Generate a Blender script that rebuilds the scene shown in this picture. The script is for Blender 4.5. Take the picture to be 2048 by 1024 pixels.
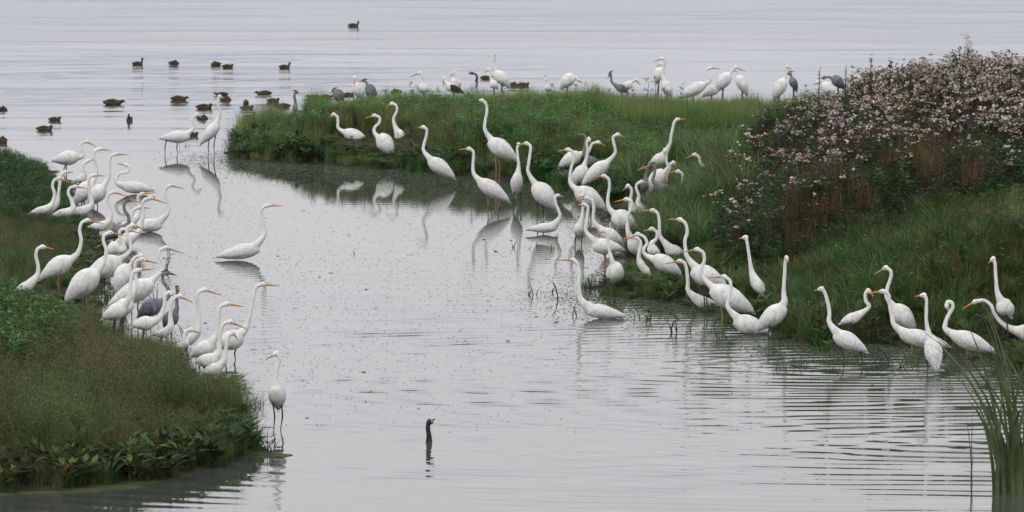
import bpy, math, random
import numpy as np
from mathutils import Vector
random.seed(7); rng = np.random.default_rng(11)
for o in list(bpy.data.objects): bpy.data.objects.remove(o)
S = bpy.context.scene; COL = S.collection
# ---------------- camera ----------------
FPX, H, W2, H2 = 14000.0, 9.3, 2048, 1024
PITCH = math.atan(1312 / FPX)
cam = bpy.data.cameras.new('camera'); co = bpy.data.objects.new('camera', cam); COL.objects.link(co)
cam.sensor_width = 36; cam.lens = FPX / W2 * 36
cam.clip_start = 1; cam.clip_end = 20000
co.location = (0, 0, H); co.rotation_euler = (math.pi / 2 - PITCH, 0, 0)
cam.dof.use_dof = True; cam.dof.focus_distance = 92; cam.dof.aperture_fstop = 6.3
S.camera = co
# ---------------- world: overcast sky ----------------
SUN_EL, SUN_AZ = math.radians(52), math.radians(200)
wd = bpy.data.worlds.new('World'); S.world = wd; wd.use_nodes = True
nt = wd.node_tree; N = nt.nodes; LK = nt.links; N.clear()
def nd(t, **k):
    n = N.new(t)
    for a, b in k.items(): setattr(n, a, b)
    return n
out = nd('ShaderNodeOutputWorld'); bg1 = nd('ShaderNodeBackground'); bg2 = nd('ShaderNodeBackground'); add = nd('ShaderNodeAddShader')
sky = nd('ShaderNodeTexSky', sky_type='NISHITA'); sky.sun_disc = False
sky.sun_elevation = SUN_EL; sky.sun_rotation = SUN_AZ; sky.dust_density = 3; sky.air_density = 1
hsv = nd('ShaderNodeHueSaturation'); hsv.inputs['Saturation'].default_value = 0.35
LK.new(sky.outputs[0], hsv.inputs['Color']); LK.new(hsv.outputs[0], bg1.inputs['Color']); bg1.inputs['Strength'].default_value = 0.05
tc = nd('ShaderNodeTexCoord'); sx = nd('ShaderNodeSeparateXYZ'); LK.new(tc.outputs['Generated'], sx.inputs[0])
rp = nd('ShaderNodeValToRGB'); LK.new(sx.outputs['Z'], rp.inputs[0]); cr = rp.color_ramp
cr.elements[0].position = 0.0; cr.elements[0].color = (.54, .59, .74, 1)
cr.elements[1].position = 1.0; cr.elements[1].color = (.74, .76, .80, 1)
for p, c in ((.0586, (.58, .62, .79, 1)), (.0612, (.97, .96, 1.02, 1)), (.0665, (.75, .72, .755, 1)), (.097, (.89, .85, .895, 1)), (.16, (1.02, .98, 1.02, 1)), (.4, (.74, .75, .81, 1))):
    e = cr.elements.new(p); e.color = c
mp = nd('ShaderNodeMapping'); mp.inputs['Scale'].default_value = (22, 22, 90); LK.new(tc.outputs['Generated'], mp.inputs[0])
nz = nd('ShaderNodeTexNoise'); nz.inputs['Scale'].default_value = 1.0; nz.inputs['Detail'].default_value = 5; LK.new(mp.outputs[0], nz.inputs['Vector'])
mr = nd('ShaderNodeMapRange'); mr.inputs[1].default_value = .3; mr.inputs[2].default_value = .7; mr.inputs[3].default_value = .86; mr.inputs[4].default_value = 1.08
LK.new(nz.outputs[0], mr.inputs[0])
mx = nd('ShaderNodeMix', data_type='RGBA', blend_type='MULTIPLY'); mx.inputs[0].default_value = 1
LK.new(rp.outputs[0], mx.inputs[6]); LK.new(mr.outputs[0], mx.inputs[7]); LK.new(mx.outputs[2], bg2.inputs['Color'])
bg2.inputs['Strength'].default_value = 0.95
LK.new(bg1.outputs[0], add.inputs[0]); LK.new(bg2.outputs[0], add.inputs[1]); LK.new(add.outputs[0], out.inputs[0])
# ---------------- sun ----------------
sl = bpy.data.lights.new('sun', 'SUN'); sl.energy = 0.9; sl.angle = math.radians(25); sl.color = (1, .96, .9)
so = bpy.data.objects.new('sun', sl); COL.objects.link(so)
so.rotation_euler = Vector((math.sin(SUN_AZ) * math.cos(SUN_EL), math.cos(SUN_AZ) * math.cos(SUN_EL), math.sin(SUN_EL))).to_track_quat('Z', 'Y').to_euler()
S.view_settings.view_transform = 'Standard'; S.view_settings.look = 'None'; S.view_settings.exposure = 0.0; S.view_settings.gamma = 1

# ---------------- helpers ----------------
CP, SP_ = math.cos(PITCH), math.sin(PITCH)
def ray(px, py):
    u = (px - 1024) / FPX; v = (512 - py) / FPX
    return np.array([u, CP + v * SP_, -SP_ + v * CP])
def ground(px, py, z=0.0):
    r = ray(px, py); t = (z - H) / r[2]
    return np.array([r[0] * t, r[1] * t, z])
def at(px, py, Y):
    r = ray(px, py); t = Y / r[1]
    return np.array([r[0] * t, Y, H + r[2] * t])
def to_px(P):
    P = np.asarray(P, float); x, y, z = P[..., 0], P[..., 1], P[..., 2] - H
    f = y * CP - z * SP_; v = y * SP_ + z * CP
    return 1024 + FPX * x / f, 512 - FPX * v / f

def mat(name, col, rough=.8, spec=.3, noise=None, bump=None, attr=False, trans=0):
    m = bpy.data.materials.new(name); m.use_nodes = True; t = m.node_tree; b = t.nodes['Principled BSDF']
    b.inputs['Roughness'].default_value = rough; b.inputs['Specular IOR Level'].default_value = spec
    b.inputs['Base Color'].default_value = (*col, 1)
    src = None
    if attr:
        a = t.nodes.new('ShaderNodeAttribute'); a.attribute_name = 'Col'; src = a.outputs['Color']
    if noise:
        sc, lo, hi, stretch = noise
        c = t.nodes.new('ShaderNodeTexCoord'); mpp = t.nodes.new('ShaderNodeMapping'); mpp.inputs['Scale'].default_value = stretch
        n = t.nodes.new('ShaderNodeTexNoise'); n.inputs['Scale'].default_value = sc; n.inputs['Detail'].default_value = 6
        t.links.new(c.outputs['Object'], mpp.inputs[0]); t.links.new(mpp.outputs[0], n.inputs['Vector'])
        r = t.nodes.new('ShaderNodeValToRGB'); r.color_ramp.elements[0].position = .35; r.color_ramp.elements[1].position = .65
        r.color_ramp.elements[0].color = (*lo, 1); r.color_ramp.elements[1].color = (*hi, 1)
        t.links.new(n.outputs[0], r.inputs[0])
        if src:
            x = t.nodes.new('ShaderNodeMix'); x.data_type = 'RGBA'; x.blend_type = 'MULTIPLY'; x.inputs[0].default_value = 1
            t.links.new(src, x.inputs[6]); t.links.new(r.outputs[0], x.inputs[7]); src = x.outputs[2]
        else: src = r.outputs[0]
        if bump:
            bn = t.nodes.new('ShaderNodeBump'); bn.inputs['Strength'].default_value = .6; bn.inputs['Distance'].default_value = bump
            t.links.new(n.outputs[0], bn.inputs['Height']); t.links.new(bn.outputs[0], b.inputs['Normal'])
    if src: t.links.new(src, b.inputs['Base Color'])
    if trans:
        tr = t.nodes.new('ShaderNodeBsdfTranslucent'); ms = t.nodes.new('ShaderNodeMixShader'); ms.inputs[0].default_value = trans
        if src: t.links.new(src, tr.inputs[0])
        else: tr.inputs[0].default_value = (*col, 1)
        t.links.new(b.outputs[0], ms.inputs[1]); t.links.new(tr.outputs[0], ms.inputs[2])
        t.links.new(ms.outputs[0], t.nodes['Material Output'].inputs[0])
    return m
M = dict(
    white=mat('white_plumage', (.8, .79, .76), .85, .1, (13, (.60, .58, .53), (.79, .785, .765), (1, 1, .5)), .02),
    wing=mat('white_wing_feathers', (.78, .77, .75), .85, .1, (26, (.60, .60, .585), (.78, .775, .765), (1.4, 1.4, .6)), .03),
    orange=mat('orange_bill', (.50, .21, .035), .45, .4, (30, (.46, .16, .03), (.55, .27, .05), (1, 1, 1))),
    tip=mat('dark_bill', (.035, .03, .028), .45, .4, (30, (.03, .025, .025), (.06, .045, .035), (1, 1, 1))),
    lores=mat('olive_lores', (.22, .22, .06), .6, .3, (40, (.16, .18, .05), (.28, .26, .07), (1, 1, 1))),
    eye=mat('dark_eye', (.02, .02, .015), .15, .6, (60, (.015, .015, .01), (.03, .025, .02), (1, 1, 1))),
    leg=mat('dark_leg', (.05, .045, .04), .6, .3, (30, (.035, .03, .03), (.08, .065, .05), (1, 1, 1))),
    pinkleg=mat('pinkish_leg', (.34, .16, .10), .6, .3, (30, (.26, .11, .07), (.40, .2, .13), (1, 1, 1))),
    grey=mat('grey_plumage', (.17, .175, .19), .85, .1, (14, (.12, .125, .135), (.22, .225, .24), (1, 1, .5)), .015),
    gwing=mat('slate_wing', (.11, .115, .13), .85, .1, (22, (.065, .07, .08), (.15, .155, .17), (2, 2, .5)), .015),
    gneck=mat('brown_grey_neck', (.2, .175, .17), .85, .1, (40, (.13, .11, .11), (.30, .27, .27), (1, 1, .4)), .01),
    black=mat('black_plumage', (.02, .02, .024), .6, .3, (20, (.012, .012, .015), (.035, .034, .04), (1, 1, 1))),
    dbody=mat('mottled_brown_plumage', (.07, .05, .035), .8, .15, (38, (.028, .02, .016), (.13, .095, .065), (1, 1, 1.5)), .01),
    dhead=mat('chestnut_head', (.06, .035, .025), .8, .15, (50, (.03, .018, .014), (.085, .05, .035), (1, 1, 1))),
    dwing=mat('dark_brown_wing', (.05, .04, .032), .8, .15, (45, (.02, .016, .014), (.10, .075, .055), (.5, 1, 2)), .01),
    dbill=mat('slate_bill', (.05, .05, .055), .5, .3, (40, (.03, .03, .035), (.08, .08, .085), (1, 1, 1))),
    red=mat('red_bill', (.42, .12, .07), .45, .4, (30, (.36, .09, .05), (.48, .16, .10), (1, 1, 1))),
    cream=mat('cream_plumage', (.62, .52, .46), .85, .1, (14, (.55, .44, .38), (.68, .6, .55), (1, 1, .6)), .01),
)
for k_ in ('white', 'wing', 'cream'):
    b_ = M[k_].node_tree.nodes['Principled BSDF']; b_.inputs['Subsurface Weight'].default_value = .45; b_.inputs['Subsurface Radius'].default_value = (.09, .085, .08); b_.inputs['Subsurface Scale'].default_value = 1
def new_mesh(name, V, F, mats, parent=None, smooth=True, mi=None):
    me = bpy.data.meshes.new(name)
    me.from_pydata([tuple(v) for v in V], [], [tuple(f) for f in F])
    for m in mats: me.materials.append(m)
    if mi is not None: me.polygons.foreach_set('material_index', list(mi))
    if smooth: me.polygons.foreach_set('use_smooth', [True] * len(me.polygons))
    o = bpy.data.objects.new(name, me); COL.objects.link(o)
    if parent: o.parent = parent
    return o
def tag(o, label=None, cat=None, group=None, kind=None):
    if label: o['label'] = label
    if cat: o['category'] = cat
    if group: o['group'] = group
    if kind: o['kind'] = kind
    return o
def nrm(v):
    v = np.asarray(v, float); l = np.linalg.norm(v); return v / l if l > 1e-9 else v
def spline(P, k=5):
    P = np.asarray(P, float)
    if len(P) < 3: return np.array([P[0] + (P[-1] - P[0]) * i / k for i in range(k + 1)])
    Q = np.vstack([2 * P[0] - P[1], P, 2 * P[-1] - P[-2]]); o_ = []
    for i in range(1, len(Q) - 2):
        for j in range(k):
            t = j / k; a, b, c, d = Q[i - 1], Q[i], Q[i + 1], Q[i + 2]
            o_.append(.5 * ((2 * b) + (c - a) * t + (2 * a - 5 * b + 4 * c - d) * t * t + (3 * b - a - 3 * c + d) * t ** 3))
    o_.append(P[-1]); return np.array(o_)
def sweep(P, ru, rl, L, n=12):
    """tube along P; radii ru (in plane) and rl (along L)"""
    P = np.asarray(P, float); m = len(P); V = []; F = []
    for i in range(m):
        T = nrm(P[min(i + 1, m - 1)] - P[max(i - 1, 0)])
        Li = nrm(L - T * np.dot(L, T)); U = np.cross(T, Li)
        for k in range(n):
            a = 2 * math.pi * k / n
            V.append(P[i] + U * math.cos(a) * ru[i] + Li * math.sin(a) * rl[i])
    for i in range(m - 1):
        for k in range(n):
            F.append((i * n + k, i * n + (k + 1) % n, (i + 1) * n + (k + 1) % n, (i + 1) * n + k))
    V.append(P[0]); V.append(P[-1]); a, b = m * n, m * n + 1
    for k in range(n):
        F.append((a, (k + 1) % n, k)); F.append((b, (m - 1) * n + k, (m - 1) * n + (k + 1) % n))
    return V, F
class MB:
    def __init__(s): s.V = []; s.F = []; s.mi = []
    def add(s, vf, mi=0):
        b = len(s.V); s.V += [np.asarray(v, float) for v in vf[0]]
        s.F += [tuple(i + b for i in f) for f in vf[1]]; s.mi += [mi] * len(vf[1]); return s
def interp(t, prof): return np.interp(t, [p[0] for p in prof], [p[1] for p in prof])
def ball(c, r, n=8):
    P = [np.array(c) + np.array([0, 0, r * math.cos(a)]) for a in np.linspace(0.15, math.pi - .15, 6)]
    R = [r * math.sin(a) for a in np.linspace(0.15, math.pi - .15, 6)]
    return sweep(P, R, R, np.array([0, 1, 0]), n)
PENDING = []     # (object, leg builder data) bodies to be fused into one continuous surface
BIRDS = []       # for plant clearance: (x0, x1, waterline, visible bottom)
FR = dict(F1=(0, 260, 4.655), F2=(0, 420, 4.655), F3=(200, 540, 4.655), F4=(0, 0, 3.303), F5=(400, 140, 4.876), F6=(640, 80, 4.655),
          F7=(1040, 80, 4.655), F8=(1440, 60, 3.368), G1=(820, 190, 4.655), G2=(1040, 220, 5.121), G3=(1040, 360, 5.121),
          G4=(1100, 480, 4.655), G5=(1340, 480, 4.655), G6=(1628, 500, 3.938), G7=(0, 700, 3.161), P=(0, 0, 1.0))
BODYP = [(0, .38), (.08, .64), (.2, .88), (.36, 1.0), (.55, .90), (.75, .62), (.9, .32), (1, .08)]
WINGP = [(0, .25), (.08, .62), (.25, .92), (.5, .9), (.75, .62), (.92, .3), (1, .06)]
def bird(fr, kind, label, bill, neck, C, T, R, w, dd=0.0, db=0.0, legs=None, swim=False, vb=None, size=1.0, nb=0.0, lm=None, bm=None, group=None, dn=0.0):
    """a long-legged bird drawn in its own upright plane standing at the depth where its feet meet the water"""
    ox, oy, k = FR[fr]
    f = lambda p: (ox + p[0] / k, oy + p[1] / k)
    heron = kind == 'heron'
    if fr in ('F6', 'F7', 'F8'): w += 30
    if fr == 'G2' and 352 <= w <= 420 and f(C)[0] > 1285: w += 12
    Y = ground(1024, w)[1]
    b_, C_, T_ = f(bill), f(C), f(T); n_ = [f(p) for p in neck]
    s = FPX / math.hypot(Y, H)
    R_ = R / k / s * .93
    root = np.array([at(C_[0], C_[1], Y)[0], Y, 0.0])
    loc = lambda p, D=0.0: at(p[0], p[1], Y - D) - root
    hi = {'egret': 'great_egret', 'heron': 'grey_heron', 'stork': 'white_stork'}[kind]
    e = bpy.data.objects.new(hi, None); e.empty_display_size = .2; COL.objects.link(e); e.location = root
    tag(e, label, {'egret': 'egret', 'heron': 'heron', 'stork': 'stork'}[kind],
        group or {'egret': 'white egrets gathered around the channel', 'heron': 'grey herons among the egrets', 'stork': None}[kind])
    c3 = loc(C_, 0); t3 = loc(T_, -dd)
    ax = t3 - c3; ln = np.linalg.norm(ax)
    L = nrm(np.cross(ax, [0, 0, 1])); U = nrm(np.cross(L, ax));  U = U if U[2] >= 0 else -U
    # body
    start = c3 - nrm(ax) * R_ * .45
    sag = U * R_ * .10
    m = 14; ts = np.linspace(0, 1, m)
    Pb = [start + (t3 - start) * t + sag * math.sin(math.pi * t) for t in ts]
    rb = np.array([R_ * interp(t, BODYP) for t in ts])
    mb = MB(); mb.add(sweep(Pb, rb, rb * .86, L, 16))
    # neck + head
    hd = loc(n_[0], dn); face = nrm(loc(b_, dn + db) - hd); sz = size
    npts = [loc(p, dn * (1 - i / max(1, len(n_) - 1)) + nb * math.sin(math.pi * i / max(1, len(n_)))) for i, p in enumerate(n_)]
    junction = c3 + nrm(ax) * R_ * .65
    Ln = nrm(L - face * np.dot(L, face) * .0)
    path = [npts[0]] + npts[1:] + [junction]
    Pn = spline(path, 6); nn = len(Pn)
    seg = np.r_[0, np.cumsum(np.linalg.norm(np.diff(Pn, axis=0), axis=1))]; tt = seg / seg[-1]
    nr = {'egret': .0218, 'heron': .0222, 'stork': .034}[kind] * sz
    rn = np.array([interp(t, [(0, nr * 1.2), (.06, nr * 1.1), (.14, nr), (.5, nr * 1.12), (.66, nr * 1.5), (.8, nr * 2.3), (.9, min(nr * 3.2, R_ * .85)), (1, min(nr * 3.9, R_ * .93))]) for t in tt])
    mb.add(sweep(Pn, rn * 1.05, rn * .92, L, 12), 1)
    hp = [hd - face * .034 * sz, hd - face * .022 * sz, hd, hd + face * .022 * sz, hd + face * .045 * sz, hd + face * .056 * sz]
    hr = np.array([.013, .026, .033, .029, .018, .010]) * sz
    Lh = nrm(np.cross(face, [0, 0, 1]));
    if np.linalg.norm(np.cross(face, [0, 0, 1])) < .25: Lh = L
    mb.add(sweep(hp, hr, hr * .85, Lh, 12), 1)
    ob = new_mesh('body', mb.V, mb.F, [M['grey'] if heron else M['white']], e)
    # legs
    LG = []
    gz = -.05
    if not swim:
        if legs is None:
            cb = c3 * .62 + t3 * .38
            legs3 = [(cb + L * .03 - np.array([0, 0, R_ * .5]), np.array([cb[0] + .02, cb[1] + L[1] * .04, gz])),
                     (cb - L * .03 - np.array([0, 0, R_ * .5]), np.array([cb[0] - .05, cb[1] - L[1] * .04, gz]))]
        else:
            legs3 = []
            for i, (a, b) in enumerate(legs):
                sd = (.035 if i == 0 else -.035); A, Bq = f(a), f(b)
                a3, b3 = loc(A, sd - dd * .35), loc(Bq, sd - dd * .35)
                a3 = a3 + np.array([0, 0, R_ * .35]); b3[2] = min(b3[2], gz); legs3.append((a3, b3))
        for a3, b3 in legs3:
            if a3[2] < .03: continue
            kn = a3 * .55 + b3 * .45 + np.array([(-1 if t3[0] > c3[0] else 1) * -.018, 0, 0])
            P = [a3, a3 * .6 + kn * .4, kn, kn * .5 + b3 * .5, b3]
            LG.append((P, [.016, .0085, .0095, .0055, .006]))
    toes = None
    PENDING.append((ob, LG, M[lm] if lm else M['leg'], kind, npts, Pn, c3, R_))
    # wings
    for sgn in (1, -1):
        wb = MB(); m = 12; ts = np.linspace(0, 1, m)
        st = c3 + ax * .02 + U * R_ * .10
        tip = t3 + U * R_ * .05 + nrm(ax) * .012
        Pw = [st + (tip - st) * t + sag * math.sin(math.pi * t) + L * sgn * R_ * (.50 * interp(t, [(0, .8), (.4, 1), (1, .1)])) for t in ts]
        rw = np.array([R_ * .78 * interp(t, WINGP) for t in ts])
        wb.add(sweep(Pw, rw, rw * .62, L, 14))
        for q in range(3):                                   # primary tips
            a = st + (tip - st) * (.62 + .06 * q) - U * R_ * (.22 - .1 * q) + L * sgn * R_ * .22
            b = tip + nrm(ax) * (.035 - .018 * q) - U * R_ * (.10 - .06 * q) + L * sgn * .008
            wb.add(sweep([a, (a + b) / 2, a * .2 + b * .8, b], [.012, .016, .011, .002], [.004, .004, .003, .001], L, 6))
        new_mesh('wing', wb.V, wb.F, [M['gwing'] if heron else M['wing'] if kind == 'egret' else M['black']], e)
    # bill
    bb = MB(); f0 = hd + face * .036 * sz; tp = loc(b_, dn + db); blen = np.linalg.norm(tp - f0)
    if blen < .07: tp = f0 + face * .07; blen = .07
    tq = [0, .12, .3, .55, .8, 1]; br = [.0155, .0135, .0112, .0085, .005, .001]
    P = [f0 + (tp - f0) * q for q in tq]
    vf = sweep(P, np.array(br) * sz, np.array(br) * .8 * sz, Lh, 10)
    main = M[bm] if bm else M['orange']
    bb.add(vf, 0)
    for i in range(len(bb.F)):
        ring = i // 10
        if i < 50: bb.mi[i] = 1 if ring == 0 else (2 if ring >= 4 else 0)
    if kind == 'stork': bb.mi = [0] * len(bb.mi)
    new_mesh('bill', bb.V, bb.F, [main, M['lores'] if kind == 'egret' else main, M['tip']], e, mi=bb.mi)
    for sgn in (1, -1):
        c = hd + face * .022 * sz + Lh * sgn * .0205 * sz + np.array([0, 0, .004])
        v, fc = ball(c, .0075 * sz); new_mesh('eye', v, fc, [M['eye']], e)
    if heron:                                               # black crown stripe with plume
        Uh = nrm(np.cross(Lh, face)); Uh = Uh if Uh[2] > 0 else -Uh
        P = [hd + face * .03 + Uh * .016, hd + face * .005 + Uh * .026, hd - face * .02 + Uh * .022, hd - face * .045 + Uh * .008, hd - face * .085 - Uh * .012]
        v, fc = sweep(P, [.004, .008, .010, .008, .002], [.012, .022, .022, .012, .002], Lh, 10)
        new_mesh('crown_stripe', v, fc, [M['black']], e)
    xs = [b_[0], C_[0], T_[0]] + [p[0] for p in n_]
    BIRDS.append((min(C_[0] - R / k, T_[0]) - 2, max(C_[0] + R / k, T_[0]) + 2, w, vb if vb is not None else w - 2))
    BIRDS.append((min(b_[0], min(p[0] for p in n_)) - 2, max(b_[0], max(p[0] for p in n_)) + 2, w, min(vb if vb else 9e9, C_[1] + 4)))
    return e

# ================= THE BIRDS =================
E = lambda fr, label, *a, **k: bird(fr, 'egret', label, *a, **k)
HN = lambda fr, label, *a, **k: bird(fr, 'heron', label, *a, **k)
# ---- left bank, far cluster
E('F1', 'egret furthest back at the left bank, bending its neck and bill down right', (900, 158), [(810, 108), (768, 118), (748, 155), (770, 205), (765, 250)], (700, 255), (490, 290), 78, 345, vb=322)
E('F1', 'small egret head with short hooked neck between two taller necks behind the left bank', (868, 278), [(815, 290), (780, 318), (778, 360), (790, 400)], (790, 450), (690, 480), 42, 372, vb=365)
E('F1', 'egret with upright neck, second head down behind the left bank, level orange bill', (1040, 192), [(925, 178), (885, 195), (875, 245), (892, 320), (898, 390), (880, 450)], (840, 520), (700, 690), 88, 412, vb=405)
E('F1', 'egret with tall straight neck and yellowish bill, right one of two at the left bank', (1205, 232), [(1078, 225), (1035, 242), (1022, 295), (1018, 375), (1008, 450)], (945, 555), (840, 700), 86, 415, dd=.08, vb=408)
E('F1', 'egret facing left with S-folded neck sitting low in water by the left bank', (1082, 312), [(1172, 325), (1205, 348), (1185, 392), (1120, 402), (1084, 450), (1100, 500)], (1160, 525), (1425, 562), 66, 388, swim=True)
E('F1', 'egret with slim neck rising from dark herbs, left one of a crossing pair', (665, 495), [(548, 448), (508, 465), (488, 520), (508, 600), (480, 700)], (430, 745), (285, 775), 46, 455, vb=425)
E('F1', 'egret with straight neck of the crossing pair, head higher, over the left bank grass', (685, 396), [(605, 392), (578, 412), (560, 475), (546, 580), (525, 690)], (470, 750), (300, 765), 50, 452, vb=428)
E('F1', 'egret bowing with rounded nape and level bill just above the left bank grass', (820, 545), [(700, 527), (652, 540), (635, 590), (665, 655), (680, 730)], (650, 770), (480, 800), 50, 458, vb=425)
E('F1', 'egret with upright neck and dark tipped bill before two white bodies, left bank', (985, 428), [(872, 422), (835, 440), (824, 500), (838, 600), (850, 700)], (800, 755), (650, 780), 52, 455, vb=428)
E('F1', 'egret with slender curved neck, bill pointing down right above the left bank grass tip', (1190, 620), [(1060, 577), (1015, 602), (1003, 655), (1030, 730), (1022, 840)], (970, 905), (840, 900), 52, 480, vb=462)
E('F1', 'egret resting breast deep in water right of the left group, neck upright', (1725, 550), [(1585, 515), (1550, 538), (1536, 600), (1562, 690), (1558, 780)], (1480, 888), (1210, 905), 70, 464, swim=True)
HN('F1', 'grey heron with dark crown and curved brown neck among the left egrets', (1310, 672), [(1192, 650), (1156, 690), (1162, 750), (1196, 805), (1188, 880)], (1120, 935), (980, 1020), 62, 500, lm='pinkleg', bm='orange', vb=480)
E('F1', 'egret head with level bill just above the larger drooping bill in the left group', (1455, 580), [(1322, 595), (1286, 620), (1290, 690), (1290, 780)], (1250, 870), (1120, 890), 42, 478)
E('F1', 'large-headed egret with thick drooping orange bill left of the bird resting in water', (1562, 688), [(1400, 632), (1345, 652), (1322, 705), (1338, 780), (1318, 870), (1290, 950)], (1230, 1010), (1060, 1080), 72, 515)
E('F1', 'egret with short level bill and lowered head under the thick-billed egret', (1410, 728), [(1292, 722), (1244, 745), (1228, 800), (1232, 870)], (1190, 970), (1070, 1010), 42, 495)
# ---- left bank, middle cluster
E('F2', 'egret at the far left edge, body hidden in olive grass behind bright green herbs', (520, 370), [(395, 342), (348, 365), (335, 430), (355, 525), (345, 610)], (290, 705), (150, 745), 56, 615, vb=578)
E('F2', 'egret standing clear on the left bank on pinkish legs with its tail to the left', (965, 127), [(812, 95), (762, 120), (742, 190), (756, 280), (738, 370), (700, 430)], (630, 475), (375, 645), 98, 594, legs=[((545, 590), (555, 790)), ((570, 590), (560, 800))], lm='pinkleg', vb=588)
E('F2', 'large egret in front at the left bank with long sloping tail over the water gap', (1180, 242), [(1022, 210), (974, 232), (962, 290), (988, 365), (978, 450), (945, 530)], (870, 610), (615, 855), 126, 622, legs=[((820, 770), (812, 930)), ((840, 770), (822, 940))], lm='pinkleg', vb=612)
E('F2', 'broad-bodied egret with thick neck behind the large sloping one, bill pointing right', (1385, 187), [(1232, 142), (1182, 170), (1192, 240), (1216, 320), (1196, 400)], (1090, 500), (800, 620), 118, 616, vb=600)
E('F2', 'egret tucked behind a thick neck, yellow based bill showing just below another bill', (1305, 215), [(1190, 185), (1132, 180), (1112, 235), (1144, 310), (1150, 370)], (1090, 335), (1000, 420), 68, 570)
E('F2', 'egret with large head and heavy bill turned down toward open water, body slanting left', (1722, 410), [(1542, 350), (1488, 375), (1482, 430), (1518, 495), (1508, 570)], (1390, 700), (1010, 895), 112, 642, legs=[((1300, 800), (1290, 950)), ((1240, 810), (1230, 940))])
E('F2', 'hunched egret with rounded back and bill tucked down behind a neighbouring head', (1300, 545), [(1310, 428), (1262, 440), (1230, 480)], (1180, 545), (1100, 790), 98, 628)
E('F2', 'egret with level dark edged bill and thin neck crossing the hunched round back', (1480, 500), [(1320, 460), (1270, 480), (1256, 535), (1266, 640), (1262, 740)], (1210, 880), (1030, 980), 88, 700, vb=672)
E('F2', 'speckled egret lower in the left cluster with straight green based bill', (1450, 545), [(1290, 560), (1242, 580), (1222, 650), (1210, 750), (1200, 830)], (1140, 925), (960, 1010), 86, 708, vb=668)
HN('F3', 'grey heron with dark broad back and streaked curved neck behind the near left grass', (722, 52), [(622, 24), (585, 42), (590, 110), (632, 170), (632, 250)], (530, 325), (360, 425), 92, 665, bm='tip')
E('F3', 'egret with head turned toward the viewer in front of the grey heron back', (690, 245), [(645, 212), (606, 235), (602, 300), (585, 380), (545, 455)], (470, 495), (310, 525), 78, 732, db=.06, vb=660)
E('F3', 'egret with down pointing bill and long straight neck in front of the striped heron', (872, 308), [(742, 242), (690, 262), (665, 335), (655, 430), (655, 530)], (620, 595), (500, 600), 48, 718, vb=667)
HN('F3', 'slim grey heron seen head on with streaked breast beside black bent stalks', (752, 200), [(720, 172), (718, 225), (715, 300), (712, 370)], (690, 420), (610, 545), 80, 688, dd=.12, db=.09, vb=665)
E('F3', 'egret with tall neck standing apart behind black stalks, body hidden in near left grass', (1132, 238), [(970, 182), (915, 210), (904, 280), (920, 380), (920, 500), (900, 590)], (860, 650), (740, 690), 52, 712, vb=672)
E('F3', 'small lowered egret head with short orange bill at the crest of the near left grass', (935, 590), [(840, 556), (800, 572), (786, 630), (792, 680)], (790, 700), (690, 730), 42, 752, vb=672)
E('F3', 'egret with level dark tipped bill above the pair at the end of the left grass', (1340, 343), [(1182, 315), (1122, 340), (1104, 410), (1095, 520), (1078, 620)], (1025, 715), (860, 800), 88, 744, vb=705)
E('F3', 'big egret with arched neck and heavy downward bill, right end of left grass', (1372, 552), [(1212, 482), (1152, 502), (1122, 575), (1110, 680), (1100, 780)], (1065, 865), (900, 850), 92, 765, vb=738)
E('F3', 'egret looking sharply down with thin grey shaded neck, frontmost by the left grass edge', (1290, 660), [(1238, 582), (1204, 612), (1180, 690), (1166, 780), (1148, 860)], (1095, 930), (960, 965), 72, 774, vb=752)
E('F3', 'tall egret wading in open water beside the left grass, neck stretched toward the channel', (1672, 150), [(1512, 132), (1455, 160), (1430, 240), (1410, 345), (1388, 450), (1350, 550)], (1290, 640), (1080, 720), 104, 720, legs=[((1190, 740), (1180, 815)), ((1270, 740), (1265, 845))])
E('G7', 'lone egret facing the viewer in the shallows in front of the left bank', (1675, 63), [(1748, 22), (1768, 60), (1750, 125), (1744, 190)], (1748, 250), (1760, 375), 66, 862, dd=.22, db=.03, legs=[((1725, 350), (1728, 505)), ((1780, 350), (1770, 515))])
E('P', 'egret alone in the middle of the channel sitting low with its tail on the water', (566, 412), [(536, 411), (525, 416), (523, 430), (528, 452), (528, 472)], (512, 499), (434, 514), 17, 520, swim=True, size=.95)
# ---- back left shallows
E('F4', 'wading egret with horizontal body far behind at left, legs in the shallow water', (1340, 785), [(1302, 757), (1279, 770), (1270, 800), (1280, 845)], (1235, 905), (1058, 915), 46, 307, legs=[((1100, 940), (1092, 1010)), ((1175, 940), (1175, 1012))])
E('F5', 'tall egret upright beside the tip of the green island, wings sloping left', (235, 278), [(190, 256), (178, 295), (183, 365), (194, 430)], (165, 545), (5, 725), 66, 311, legs=[((100, 650), (82, 830)), ((152, 650), (140, 840))])
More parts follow.
